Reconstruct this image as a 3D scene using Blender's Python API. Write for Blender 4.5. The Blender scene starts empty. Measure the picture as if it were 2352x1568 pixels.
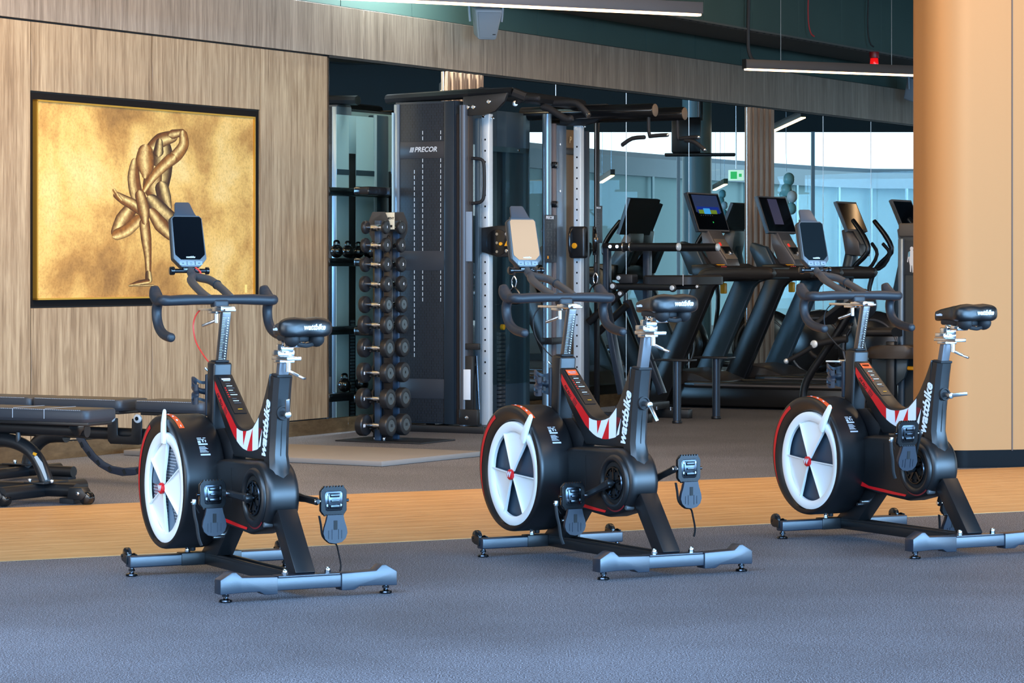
import bpy, bmesh, math, random
from mathutils import Vector, Matrix
from math import pi, sin, cos, radians, sqrt, atan2
random.seed(7)
S = bpy.context.scene
COL = S.collection

# ------------------------------------------------------------------ camera, world, lights, exposure
FPX, CX, Y0, CH = 6540.0, 1176.0, 608.0, 1.2          # focal length in pixels, principal column, horizon row, eye height
cam = bpy.data.cameras.new('camera'); camo = bpy.data.objects.new('camera', cam); COL.objects.link(camo)
cam.sensor_width = 36; cam.lens = 36 * FPX / 2352; cam.shift_y = -(784 - Y0) / 2352
cam.clip_start = .1; cam.clip_end = 400
camo.location = (0, 0, CH); camo.rotation_euler = (pi / 2, 0, 0)
S.camera = camo
S.view_settings.view_transform = 'Standard'; S.view_settings.look = 'None'
S.view_settings.gamma = 1; S.view_settings.use_curve_mapping = False
S.view_settings.exposure = 0.0
try:
    S.cycles.use_denoising = True; S.cycles.max_bounces = 8; S.cycles.glossy_bounces = 6
    S.cycles.transmission_bounces = 6; S.cycles.transparent_max_bounces = 12
    S.cycles.sample_clamp_indirect = 6
except Exception: pass

W = bpy.data.worlds.new('world'); S.world = W; W.use_nodes = True
bg = W.node_tree.nodes['Background']
bg.inputs[0].default_value = (.84, .93, 1, 1); bg.inputs[1].default_value = 2.9

WXY = (-.83, 20.88)
def area(name, loc, target, sx, sy, power, col):
    l = bpy.data.lights.new(name, 'AREA'); l.shape = 'RECTANGLE'; l.size = sx; l.size_y = sy; l.energy = power; l.color = col
    o = bpy.data.objects.new(name, l); COL.objects.link(o); o.location = loc
    o.rotation_euler = (Vector(target) - Vector(loc)).to_track_quat('-Z', 'Y').to_euler(); o['kind'] = 'helper'
    return o
DAY = (.30, .60, 1.0); WARM = (1, .70, .42)
area('daylight_behind_camera', (3.5, -5.2, 1.9), (0, 14, .6), 15, 3.2, 4200, DAY)
area('daylight_right_side', (8.8, 4.5, 1.75), (-.5, 11, .2), 12, 3.3, 2900, DAY)
area('daylight_left_side', (-11.5, 4, 2.0), (0, 13, .6), 10, 3.0, 650, (.88, .94, 1))
area('added_cool_fill_foreground', (-1.6, 6.6, 4.3), (-.6, 8.4, 0), 7.5, 3.4, 1250, (.42, .66, 1))  # added overhead fill that cools the foreground floor, no opening in the ceiling
area('ceiling_panel_lamp', (5.4, 9.0, 4.3), (5.2, 9.2, 0), 1.3, 1.1, 70, (1, .78, .56))
area('added_fill_over_mirrors', (WXY[0], WXY[1], 3.9), (WXY[0] - .12, WXY[1] + .05, 1.4), 1.2, .2, 230, (.80, .95, 1))  # added fill lamp to brighten the machine's mirror-facing back boards
area('ceiling_glow_near', (-.5, 13.5, 4.2), (-.5, 13.5, 0), 8, 4, 120, WARM)
area('ceiling_glow_wall', (-.8, 15.0, 4.1), (-2.2, 18.6, 1.2), 4, 1.2, 330, WARM)
area('ceiling_glow_column', (3.9, 14.0, 3.8), (3.5, 17, 1.2), 1.8, .8, 110, WARM)
area('ceiling_glow_machines', (2.6, 20.5, 4.1), (1.6, 23, .8), 4, 3, 100, WARM)

# ------------------------------------------------------------------ pixel helper (a pixel plus a plane of a placed frame gives a real point)
def frame(x, y, deg): return (x, y, radians(deg))
def inv(fr, px, py, u=None, v=None):
    x, y, t = fr; k = (px - CX) / FPX; c, s = cos(t), sin(t)
    if v is not None: u = (k * (y + v * c) - x + v * s) / (c - k * s)
    else: v = (k * (y + u * s) - x - u * c) / (-s - k * c)
    Y = y + u * s + v * c
    return (u, v, CH - (py - Y0) * Y / FPX)
def uz(fr, px, py, v=0):
    a = inv(fr, px, py, v=v); return (a[0], a[2])
def at(px, py, Y): return Vector(((px - CX) * Y / FPX, Y, CH - (py - Y0) * Y / FPX))
def on_floor(px, py): 
    Y = FPX * CH / (py - Y0); return Vector(((px - CX) * Y / FPX, Y, 0))

# ------------------------------------------------------------------ materials
def lin(h):
    f = lambda c: c / 12.92 if c <= .04045 else ((c + .055) / 1.055) ** 2.4
    return tuple(f(c / 255) for c in h) + (1,)
MATS = {}
def mat(name, col, rough=.5, metal=0, spec=.5, bump=0, bscale=200, emit=None, estr=0, coat=0, var=0, vscale=8):
    if name in MATS: return MATS[name]
    m = bpy.data.materials.new(name); m.use_nodes = True; nt = m.node_tree; N = nt.nodes; L = nt.links
    p = N['Principled BSDF']; p.inputs['Base Color'].default_value = lin(col)
    p.inputs['Roughness'].default_value = rough; p.inputs['Metallic'].default_value = metal
    p.inputs['Specular IOR Level'].default_value = spec
    if coat: p.inputs['Coat Weight'].default_value = coat; p.inputs['Coat Roughness'].default_value = .1
    if emit: p.inputs['Emission Color'].default_value = lin(emit); p.inputs['Emission Strength'].default_value = estr
    tc = N.new('ShaderNodeTexCoord')
    if bump:
        n = N.new('ShaderNodeTexNoise'); n.inputs['Scale'].default_value = bscale; n.inputs['Detail'].default_value = 3
        b = N.new('ShaderNodeBump'); b.inputs['Strength'].default_value = bump; b.inputs['Distance'].default_value = .0007
        L.new(tc.outputs['Object'], n.inputs['Vector']); L.new(n.outputs['Fac'], b.inputs['Height']); L.new(b.outputs['Normal'], p.inputs['Normal'])
    if var:
        n = N.new('ShaderNodeTexNoise'); n.inputs['Scale'].default_value = vscale; n.inputs['Detail'].default_value = 4
        r = N.new('ShaderNodeMapRange'); r.inputs['To Min'].default_value = 1 - var; r.inputs['To Max'].default_value = 1 + var
        h = N.new('ShaderNodeHueSaturation'); h.inputs['Color'].default_value = lin(col)
        L.new(tc.outputs['Object'], n.inputs['Vector']); L.new(n.outputs['Fac'], r.inputs['Value'])
        L.new(r.outputs[0], h.inputs['Value']); L.new(h.outputs[0], p.inputs['Base Color'])
    MATS[name] = m; return m
def ramp(N, stops):
    r = N.new('ShaderNodeValToRGB'); e = r.color_ramp.elements
    while len(e) < len(stops): e.new(.5)
    for i, (p, c) in enumerate(stops): e[i].position = p; e[i].color = lin(c)
    return r
def texmap(nt, scale, loc=(0, 0, 0), rot=(0, 0, 0)):
    tc = nt.nodes.new('ShaderNodeTexCoord'); mp = nt.nodes.new('ShaderNodeMapping')
    mp.inputs['Scale'].default_value = scale; mp.inputs['Location'].default_value = loc; mp.inputs['Rotation'].default_value = rot
    nt.links.new(tc.outputs['Object'], mp.inputs['Vector']); return mp
def noise(nt, src, scale, detail=4, rough=.55, dist=0):
    n = nt.nodes.new('ShaderNodeTexNoise'); n.inputs['Scale'].default_value = scale; n.inputs['Detail'].default_value = detail
    n.inputs['Roughness'].default_value = rough; n.inputs['Distortion'].default_value = dist
    nt.links.new(src.outputs[0], n.inputs['Vector']); return n
def mixc(nt, a, b, fac, mode='MIX'):
    m = nt.nodes.new('ShaderNodeMix'); m.data_type = 'RGBA'; m.blend_type = mode
    for i, v in ((0, fac), (6, a), (7, b)):
        if hasattr(v, 'is_output'): nt.links.new(v, m.inputs[i])
        elif i == 0: m.inputs[0].default_value = v
        else: m.inputs[i].default_value = lin(v)
    return m.outputs[2]
def newmat(name, rough=.5, metal=0, spec=.5):
    m = bpy.data.materials.new(name); m.use_nodes = True; p = m.node_tree.nodes['Principled BSDF']
    p.inputs['Roughness'].default_value = rough; p.inputs['Metallic'].default_value = metal; p.inputs['Specular IOR Level'].default_value = spec
    MATS[name] = m; return m, m.node_tree, p

def wood_mat(name, dark, mid, light, scl=(9, 9, .35), rough=.42):
    m, nt, p = newmat(name, rough)
    mp = texmap(nt, scl)
    n1 = noise(nt, mp, 2.2, 6, .6, .6); n2 = noise(nt, mp, 14, 3, .6, .2)
    mp2 = texmap(nt, (scl[0] * .5, scl[1] * .5, scl[2] * 2.2)); n3 = noise(nt, mp2, 1.1, 2, .5, 1.6)
    w = noise(nt, mp, 5.5, 4, .6, .4)
    a = nt.nodes.new('ShaderNodeMath'); a.operation = 'MULTIPLY_ADD'; a.inputs[1].default_value = .45
    nt.links.new(n1.outputs['Fac'], a.inputs[0])
    b = nt.nodes.new('ShaderNodeMath'); b.operation = 'MULTIPLY_ADD'; b.inputs[1].default_value = .35
    nt.links.new(n2.outputs['Fac'], b.inputs[0])
    c = nt.nodes.new('ShaderNodeMath'); c.operation = 'MULTIPLY'; c.inputs[1].default_value = .3
    nt.links.new(w.outputs['Fac'], c.inputs[0]); nt.links.new(c.outputs[0], b.inputs[2]); nt.links.new(b.outputs[0], a.inputs[2])
    r = ramp(nt.nodes, [(.34, dark), (.5, mid), (.68, light)]); nt.links.new(a.outputs[0], r.inputs[0])
    o = mixc(nt, r.outputs[0], dark, .0)
    r2 = ramp(nt.nodes, [(.62, (255, 255, 255)), (.72, (170, 155, 140))]); nt.links.new(n3.outputs['Fac'], r2.inputs[0])
    o = mixc(nt, r.outputs[0], r2.outputs[0], .35, 'MULTIPLY')
    nt.links.new(o, p.inputs['Base Color']); return m
M_WOOD = wood_mat('walnut_panel', (84, 66, 46), (142, 117, 88), (184, 160, 126))
M_BULK = wood_mat('smoked_oak_bulkhead', (88, 76, 64), (126, 111, 95), (158, 142, 123))
M_SLAT = wood_mat('slat_wood', (70, 50, 38), (136, 104, 80), (190, 156, 124))
M_PLANK = wood_mat('oak_floor', (140, 96, 54), (192, 144, 90), (216, 172, 118), scl=(.6, 7, 7), rough=.38)

def carpet_mat():
    m, nt, p = newmat('speckled_rubber_floor', .62, 0, .45)
    mp = texmap(nt, (1, 1, 1)); n = noise(nt, mp, 210, 2, .7); n2 = noise(nt, mp, .9, 4); n3 = noise(nt, mp, 90, 1, .5)
    r = ramp(nt.nodes, [(.42, (38, 38, 44)), (.52, (76, 77, 88)), (.61, (190, 192, 202))]); nt.links.new(n.outputs['Fac'], r.inputs[0])
    r2 = ramp(nt.nodes, [(.3, (205, 205, 205)), (.7, (255, 255, 255))]); nt.links.new(n2.outputs['Fac'], r2.inputs[0])
    o = mixc(nt, r.outputs[0], r2.outputs[0], 1.0, 'MULTIPLY'); nt.links.new(o, p.inputs['Base Color'])
    b = nt.nodes.new('ShaderNodeBump'); b.inputs['Strength'].default_value = .35; b.inputs['Distance'].default_value = .004
    nt.links.new(n3.outputs['Fac'], b.inputs['Height']); nt.links.new(b.outputs['Normal'], p.inputs['Normal']); return m
M_CARPET = carpet_mat()
M_MIRROR = mat('mirror_glass', (216, 228, 226), .0, 1.0)
M_BLACK = mat('black_satin_paint', (20, 21, 23), .38, 0, .6, bump=.25, bscale=420)
M_GLOSS = mat('black_gloss_plastic', (16, 17, 19), .16, 0, .6)
M_SHELL = mat('black_textured_shell', (11, 12, 15), .40, 0, .7, bump=.08, bscale=500)
M_TUBE = mat('dark_powder_coat', (16, 17, 20), .36, 0, .5, bump=.3, bscale=600)
M_BARS = mat('stabiliser_bar_coat', (20, 32, 46), .36, 0, .95, bump=.3, bscale=600)
M_RUBBER = mat('black_rubber', (30, 30, 32), .6, 0, .4, bump=.3, bscale=300)
M_GRIP = mat('matt_grip_tape', (34, 36, 41), .5, 0, .5, bump=.3, bscale=500)
M_CHROME = mat('polished_chrome', (225, 228, 232), .12, 1)
M_STEEL = mat('brushed_steel', (190, 192, 194), .28, 1, bump=.1, bscale=120)
M_SILVER = mat('bright_zinc_tube', (226, 232, 234), .38, .45, bump=.08, bscale=60)
M_DSTEEL = mat('dark_polished_metal', (70, 74, 80), .22, 1)
M_WHITE = mat('white_gloss_plastic', (248, 246, 242), .25)
M_WHITE2 = mat('pale_grey_fan_web', (222, 224, 230), .35)
M_RED = mat('red_vinyl', (214, 22, 28), .35)
M_DRED = mat('dark_red_vinyl', (112, 22, 30), .4)
M_ORANGE = mat('orange_vinyl', (240, 84, 34), .4)
M_DECALW = mat('white_vinyl', (232, 236, 242), .4)
M_DECALG = mat('grey_vinyl', (128, 132, 138), .5)
M_SCREEN = mat('screen_glass', (8, 9, 13), .07, 0, .6)
M_TABG = mat('tablet_grey_plastic', (80, 82, 84), .38)
M_TABS = mat('tablet_side_plastic', (50, 48, 46), .4)
M_PAD = mat('charcoal_vinyl_upholstery', (48, 52, 58), .45, 0, .55, bump=.4, bscale=260)
M_PADT = mat('black_vinyl_upholstery', (34, 34, 36), .5, 0, .5, bump=.4, bscale=260)
M_THREAD = mat('white_stitching', (200, 204, 208), .7)
M_BRASS = mat('bronze_cladding', (166, 120, 74), .55, .25, .25)
M_GREENC = mat('teal_painted_ceiling', (60, 82, 74), .7, bump=.2, bscale=30, var=.12, vscale=2)
M_DUCT = mat('brown_duct_paint', (52, 46, 40), .55)
M_YELLOW = mat('yellow_plastic', (238, 160, 26), .35)
M_DARK = mat('deep_black', (8, 8, 9), .7)
M_LIGHT = mat('warm_light_strip', (255, 214, 160), .5, emit=(255, 206, 150), estr=8)
M_HEX = mat('black_dumbbell_urethane', (25, 25, 27), .38, 0, .5, bump=.15, bscale=300)

# ------------------------------------------------------------------ mesh builder
def frame_axes(d, up=(0, 0, 1)):
    d = Vector(d).normalized(); up = Vector(up)
    if abs(d.dot(up)) > .98: up = Vector((0, 1, 0)) if abs(d.y) < .9 else Vector((1, 0, 0))
    a = d.cross(up).normalized(); b = a.cross(d).normalized()
    return a, b, d
class B:
    def __init__(s): s.bm = bmesh.new()
    def _merge(s, t, bev=0, seg=2, mi=0, M=None, ang=30):
        if bev:
            t.normal_update()
            ed = [e for e in t.edges if len(e.link_faces) == 2 and e.calc_face_angle(0) > radians(ang)]
            if ed: bmesh.ops.bevel(t, geom=ed, offset=bev, segments=seg, affect='EDGES', profile=.5, clamp_overlap=True)
        if M is not None: bmesh.ops.transform(t, matrix=M, verts=t.verts)
        for f in t.faces: f.material_index = mi
        me = bpy.data.meshes.new('tmp'); t.to_mesh(me); t.free(); s.bm.from_mesh(me); bpy.data.meshes.remove(me)
        return s
    def box(s, c, d, bev=0, rz=0, ry=0, rx=0, mi=0, seg=2):
        t = bmesh.new(); bmesh.ops.create_cube(t, size=1); bmesh.ops.scale(t, vec=d, verts=t.verts)
        M = Matrix.Translation(c) @ Matrix.Rotation(rz, 4, 'Z') @ Matrix.Rotation(ry, 4, 'Y') @ Matrix.Rotation(rx, 4, 'X')
        return s._merge(t, bev, seg, mi, M)
    def bb(s, a, b, bev=0, mi=0, seg=2):       # box between two corners
        return s.box([(a[i] + b[i]) / 2 for i in range(3)], [abs(b[i] - a[i]) for i in range(3)], bev, mi=mi, seg=seg)
    def beam(s, p0, p1, w, h, bev=0, mi=0, up=(0, 0, 1)):   # rectangular bar from p0 to p1
        p0, p1 = Vector(p0), Vector(p1); a, b, d = frame_axes(p1 - p0, up)
        t = bmesh.new(); bmesh.ops.create_cube(t, size=1); bmesh.ops.scale(t, vec=(w, h, (p1 - p0).length), verts=t.verts)
        M = Matrix((a, b, d)).transposed().to_4x4(); M.translation = (p0 + p1) / 2
        if M.determinant() < 0: bmesh.ops.reverse_faces(t, faces=t.faces)
        return s._merge(t, bev, 2, mi, M)
    def prism(s, pts, a, b, axis='y', bev=0, seg=2, mi=0, ang=30):
        t = bmesh.new()
        def P(p, h): return {'y': (p[0], h, p[1]), 'x': (h, p[0], p[1]), 'z': (p[0], p[1], h)}[axis]
        A = [t.verts.new(P(p, a)) for p in pts]; C = [t.verts.new(P(p, b)) for p in pts]; n = len(pts)
        t.faces.new(A); t.faces.new(C[::-1])
        for i in range(n): t.faces.new((A[i], C[i], C[(i + 1) % n], A[(i + 1) % n]))
        bmesh.ops.recalc_face_normals(t, faces=t.faces)
        return s._merge(t, bev, seg, mi, ang=ang)
    def poly(s, pts3, mi=0, thick=None):       # flat polygon, optional thickness vector
        t = bmesh.new(); A = [t.verts.new(p) for p in pts3]; t.faces.new(A)
        if thick:
            C = [t.verts.new(Vector(p) + Vector(thick)) for p in pts3]; n = len(pts3); t.faces.new(C[::-1])
            for i in range(n): t.faces.new((A[i], C[i], C[(i + 1) % n], A[(i + 1) % n]))
            bmesh.ops.recalc_face_normals(t, faces=t.faces)
        return s._merge(t, mi=mi)
    def cyl(s, p0, p1, r, r2=None, n=20, bev=0, mi=0):
        p0, p1 = Vector(p0), Vector(p1); a, b, d = frame_axes(p1 - p0); r2 = r if r2 is None else r2
        t = bmesh.new(); R0 = []; R1 = []
        for i in range(n):
            v = a * cos(2 * pi * i / n) + b * sin(2 * pi * i / n); R0.append(t.verts.new(p0 + v * r)); R1.append(t.verts.new(p1 + v * r2))
        t.faces.new(R0); t.faces.new(R1[::-1])
        for i in range(n): t.faces.new((R0[i], R1[i], R1[(i + 1) % n], R0[(i + 1) % n]))
        bmesh.ops.recalc_face_normals(t, faces=t.faces)
        return s._merge(t, bev, 2, mi, ang=50)
    def lathe(s, prof, o, d, n=32, mi=0, squash=None):     # prof: (radius, height along d)
        a, b, d = frame_axes(d); o = Vector(o); t = bmesh.new(); rings = []
        for r, h in prof:
            if r < 1e-5: rings.append([t.verts.new(o + d * h)])
            else: rings.append([t.verts.new(o + d * h + (a * cos(2 * pi * i / n) + b * sin(2 * pi * i / n)) * r) for i in range(n)])
        for q in range(len(rings) - 1):
            A, C = rings[q], rings[q + 1]
            for i in range(n):
                j = (i + 1) % n
                if len(A) == 1 and len(C) == 1: break
                if len(A) == 1: t.faces.new((A[0], C[j], C[i]))
                elif len(C) == 1: t.faces.new((A[i], A[j], C[0]))
                else: t.faces.new((A[i], A[j], C[j], C[i]))
        bmesh.ops.recalc_face_normals(t, faces=t.faces)
        return s._merge(t, mi=mi)
    def loft(s, rings, cap=True, mi=0, closed=False):
        t = bmesh.new(); R = [[t.verts.new(p) for p in r] for r in rings]; n = len(R[0]); m = len(R)
        for q in range(m if closed else m - 1):
            A, C = R[q], R[(q + 1) % m]
            for i in range(n): t.faces.new((A[i], A[(i + 1) % n], C[(i + 1) % n], C[i]))
        if cap and not closed: t.faces.new(R[0][::-1]); t.faces.new(R[-1])
        bmesh.ops.recalc_face_normals(t, faces=t.faces)
        return s._merge(t, mi=mi)
    def tube(s, pts, r, n=14, mi=0, smooth=3, flat=1, cap=True, round_end=False):
        P = [Vector(p) for p in pts]; rr = list(r) if isinstance(r, (list, tuple)) else [r] * len(P)
        if smooth and len(P) > 2:      # Catmull-Rom
            Q = []; RR = []
            for i in range(len(P) - 1):
                p0 = P[max(i - 1, 0)]; p1 = P[i]; p2 = P[i + 1]; p3 = P[min(i + 2, len(P) - 1)]
                for k in range(smooth):
                    t = k / smooth
                    Q.append(.5 * ((2 * p1) + (p2 - p0) * t + (2 * p0 - 5 * p1 + 4 * p2 - p3) * t * t + (3 * p1 - p0 - 3 * p2 + p3) * t ** 3))
                    RR.append(rr[i] * (1 - t) + rr[i + 1] * t)
            Q.append(P[-1]); RR.append(rr[-1]); P, rr = Q, RR
        if round_end:
            d0 = (P[0] - P[1]).normalized(); d1 = (P[-1] - P[-2]).normalized()
            P = [P[0] + d0 * rr[0] * .6, P[0] + d0 * rr[0] * .45] + P + [P[-1] + d1 * rr[-1] * .45, P[-1] + d1 * rr[-1] * .6]
            rr = [rr[0] * .45, rr[0] * .82] + rr + [rr[-1] * .82, rr[-1] * .45]
        rings = []; prev = None
        for i, p in enumerate(P):
            d = (P[min(i + 1, len(P) - 1)] - P[max(i - 1, 0)])
            if d.length < 1e-9: d = Vector((0, 0, 1))
            d.normalize()
            if prev is None: a, b, _ = frame_axes(d)
            else:
                a = prev - d * prev.dot(d)
                if a.length < 1e-6: a = frame_axes(d)[0]
                a.normalize(); b = d.cross(a)
            prev = a; b = d.cross(a)
            rings.append([p + (a * cos(2 * pi * k / n) + b * sin(2 * pi * k / n) * flat) * rr[i] for k in range(n)])
        return s.loft(rings, cap, mi)
    def sphere(s, c, r, sc=(1, 1, 1), n=16, mi=0):
        t = bmesh.new(); bmesh.ops.create_uvsphere(t, u_segments=n, v_segments=max(6, n // 2), radius=r)
        return s._merge(t, mi=mi, M=Matrix.Translation(c) @ Matrix.Diagonal((*sc, 1)))
    def torus(s, c, ax, R, r, n=32, m=10, mi=0, flat=1):
        a, b, d = frame_axes(ax); c = Vector(c); rings = []
        for i in range(n):
            v = a * cos(2 * pi * i / n) + b * sin(2 * pi * i / n)
            rings.append([c + v * (R + r * cos(2 * pi * k / m)) + d * r * flat * sin(2 * pi * k / m) for k in range(m)])
        return s.loft(rings, closed=True, mi=mi)
    def add(s, other, M):
        me = bpy.data.meshes.new('tmp'); other.bm.to_mesh(me); me.transform(M); s.bm.from_mesh(me); bpy.data.meshes.remove(me); return s
CACHE = {}
def link(name, me, parent=None):
    o = bpy.data.objects.new(name, me); COL.objects.link(o)
    if parent is not None: o.parent = parent
    return o
def part(name, b, m, parent=None, smooth=38, label=None, loc=None, rot=None):
    if isinstance(b, B):
        me = bpy.data.meshes.new(name); b.bm.to_mesh(me); b.bm.free()
        for x in (m if isinstance(m, (list, tuple)) else [m]): me.materials.append(x)
        if smooth:
            me.polygons.foreach_set('use_smooth', [True] * len(me.polygons)); me.set_sharp_from_angle(angle=radians(smooth))
    else: me = b
    o = link(name, me, parent)
    if label: o['label'] = label
    if loc: o.location = loc
    if rot: o.rotation_euler = rot
    return o
def tag(o, label, cat, group=None, kind=None):
    o['label'] = label; o['category'] = cat
    if group: o['group'] = group
    if kind: o['kind'] = kind
    return o
def thing(name, label, cat, loc=(0, 0, 0), deg=0, group=None):
    o = bpy.data.objects.new(name, None); COL.objects.link(o); o.empty_display_size = .1
    o.location = loc; o.rotation_euler = (0, 0, radians(deg)); return tag(o, label, cat, group)
def struct(name, b=None, m=None, loc=(0, 0, 0), deg=0, smooth=30):
    if b is None: o = bpy.data.objects.new(name, None); COL.objects.link(o); o.empty_display_size = .1
    else: o = part(name, b, m, smooth=smooth)
    o.location = loc; o.rotation_euler = (0, 0, radians(deg)); o['kind'] = 'structure'; return o
def copy_tree(o, parent=None):
    c = o.copy(); COL.objects.link(c); c.parent = parent
    for ch in list(o.children): copy_tree(ch, c)
    return c
TXT = {}
def text(name, s, size, M, m, parent, shear=0, bold=0, ext=.0006, align='CENTER', sx=1):
    k = (s, shear, bold, align, ext)
    if k not in TXT:
        c = bpy.data.curves.new('t', 'FONT'); c.body = s; c.size = 1; c.shear = shear; c.offset = bold; c.extrude = ext / max(size, 1e-4)
        c.align_x = align; c.align_y = 'CENTER'; c.resolution_u = 3
        o = bpy.data.objects.new('t', c); COL.objects.link(o); bpy.context.view_layer.update()
        me = bpy.data.meshes.new_from_object(o.evaluated_get(bpy.context.evaluated_depsgraph_get())); bpy.data.objects.remove(o)
        TXT[k] = me
    me = TXT[k].copy(); me.transform(M @ Matrix.Diagonal((size * sx, size, size, 1))); me.materials.clear(); me.materials.append(m)
    return link(name, me, parent)
def basis(o, x, y):       # matrix: text x axis, text y axis
    x = Vector(x).normalized(); y = Vector(y).normalized(); z = x.cross(y)
    M = Matrix((x, y, z)).transposed().to_4x4(); M.translation = Vector(o); return M
def sup(c, rx, ry, n=24, e=2.5, plane='yz'):   # superellipse ring
    out = []
    for i in range(n):
        t = 2 * pi * i / n; a = abs(cos(t)) ** (2 / e) * (1 if cos(t) >= 0 else -1) * rx; b = abs(sin(t)) ** (2 / e) * (1 if sin(t) >= 0 else -1) * ry
        out.append({'yz': (c[0], c[1] + a, c[2] + b), 'xz': (c[0] + a, c[1], c[2] + b), 'xy': (c[0] + a, c[1] + b, c[2])}[plane])
    return out
# ------------------------------------------------------------------ the room
WX, WY, WA = -3.075, 17.10, 61.01
WF = frame(WX, WY, WA)
NX, NY = sin(radians(WA)), -cos(radians(WA))      # wall normal, into the room
DX, DY = cos(radians(WA)), sin(radians(WA))       # along the wall
def R(X, Y):        # a point seen in the mirrored wall -> where the thing itself stands
    k = (X - WX) * NX + (Y - WY) * NY; return (X - 2 * k * NX, Y - 2 * k * NY)
ZT = 2.688
struct('floor', B().bb((-16, -6, -.12), (30, 44, 0)), M_CARPET)
# wood strip of planks let into the floor
SF = (-2.07, 11.51, 27.2)
strip = struct('trim_1', loc=(SF[0], SF[1], 0), deg=SF[2])
pl = part('backing', B().bb((-6, 0, -.01), (16, 2.44, .001)), mat('strip_backing', (120, 86, 52)), strip)
rows = 13; pw = 2.44 / rows; plank_me = None
for r in range(rows):
    x = -5.2 + (r * .53) % 1.5
    while x < 12.4:
        if plank_me is None:
            o = part('plank', B().bb((0, .0012, .0008), (1.4985, pw - .0012, .003), bev=.0006, seg=1), M_PLANK, strip); plank_me = o.data
        else: o = link('plank', plank_me, strip)
        o.location = (x, r * pw, 0); x += 1.5
# left wall: dark backing, walnut panels, bulkhead, skirting
wl = struct('wall_left', loc=(WX, WY, 0), deg=WA)
part('backing', B().bb((-6, .022, 0), (28, .3, 3.06)), mat('wall_backing', (24, 20, 17)), wl)
def ux(px, v=0): return uz(WF, px, 900, v)[0]
g = .0055
zn0 = uz(WF, 75, 706)[1]; zn1 = uz(WF, 75, 210)[1]
def panel(x0, x1, z0, z1): part('wood_panel', B().bb((x0 + g, -.0, z0 + g), (x1 - g, .02, z1 - g), bev=.0015, seg=1), M_WOOD, wl)
u0, u1, u2, u3, u4 = -6, ux(71), ux(349), ux(598), ux(753)
panel(-3, -1.4, .107, ZT); panel(-1.4, u1, .107, ZT); panel(u1, u2, zn1, ZT); panel(u2, u3, zn1, ZT)
panel(u1, u2, .107, zn0); panel(u2, u3, .107, zn0); panel(u3, u4, .107, ZT)
bl = [-4, 1.2, 4.1, 8.6, 13.4, 19, 27]
for a, b in zip(bl, bl[1:]):
    part('bulkhead_board', B().bb((a + .001, -.012, ZT + .006), (b - .001, .03, 3.05), bev=.001, seg=1), M_BULK, wl)
part('bulkhead_lip', B().bb((u4, -.012, ZT - .012), (27, .03, ZT + .004)), mat('lip_black', (28, 26, 24), .4), wl)
M_SKIRT, nt, p = newmat('bronze_stone_skirting', .22, .15)
mp = texmap(nt, (2, 2, 6)); n1 = noise(nt, mp, 3, 6, .7); rr = ramp(nt.nodes, [(.35, (84, 66, 44)), (.6, (104, 84, 58)), (.75, (124, 100, 70))]); nt.links.new(n1.outputs['Fac'], rr.inputs[0]); nt.links.new(rr.outputs[0], p.inputs['Base Color'])
sk = struct('baseboard_left', loc=(WX, WY, 0), deg=WA)
xs = [-6 + .9 * i for i in range(34)]
for a in xs: part('skirting_tile', B().bb((a + .0008, -.006, 0), (a + .8992, .02, .104), bev=.001, seg=1), M_SKIRT, sk)
# mirrors
def mirror_run(name, label, cuts, kind_label):
    t = thing(name, label, 'mirror', (WX, WY, 0), WA)
    for a, b in zip(cuts, cuts[1:]):
        part('mirror_panel', B().bb((a + .0012, -.002, .107), (b - .0012, .016, ZT - .014), bev=.0012, seg=1), M_MIRROR, t)
    for c_, s_ in ((cuts[0], -1), (cuts[-1], 1)): part('edge_trim', B().bb((c_ - .001 * s_, -.004, .106), (c_ + .006 * s_, .016, ZT - .014)), M_CHROME, t)
    for c_ in cuts[1:-1]: part('joint_bead', B().bb((c_ - .0035, -.004, .106), (c_ + .0035, .0, ZT - .014)), M_SILVER, t)
    return t
m = [ux(x) for x in (755, 1018, 1105, 1276, 1438, 1582, 1715, 1773, 1890, 2000, 2103)]
mirror_run('wall_mirror', 'narrow wall mirror between the walnut panels and the first slatted pilaster', [m[0], m[1]], '')
mirror_run('wall_mirror', 'four-panel wall mirror behind the black cable machine, between the two slatted pilasters', m[2:7], '')
mirror_run('wall_mirror', 'wall mirror panels beyond the second slatted pilaster, reflecting bright windows', m[7:] + [m[10] + 1.7, m[10] + 3.6], '')
slat_me = {}
def pilaster(a, b, label):
    t = thing('slatted_pilaster', label, 'pilaster', (WX, WY, 0), WA, 'slatted timber pilasters')
    part('backing', B().bb((a, 0, .107), (b, .016, ZT - .014)), mat('pilaster_back', (46, 30, 24)), t)
    n = 9; w = (b - a) / n
    for i in range(n):
        k = round(w, 3)
        me = slat_me.get((k, i % 2))
        if me is None: o = part('slat', B().bb((0, -.03 - .012 * (i % 2), .107), (w * .62, 0, ZT - .014), bev=.002, seg=1), M_SLAT, t); slat_me[(k, i % 2)] = o.data
        else: o = link('slat', me, t)
        o.location.x = a + i * w + w * .19
pilaster(m[1], m[2], 'slatted timber pilaster rising behind the perforated machine cabinet')
pilaster(m[6], m[7], 'slatted timber pilaster standing behind the two treadmills')
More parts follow.
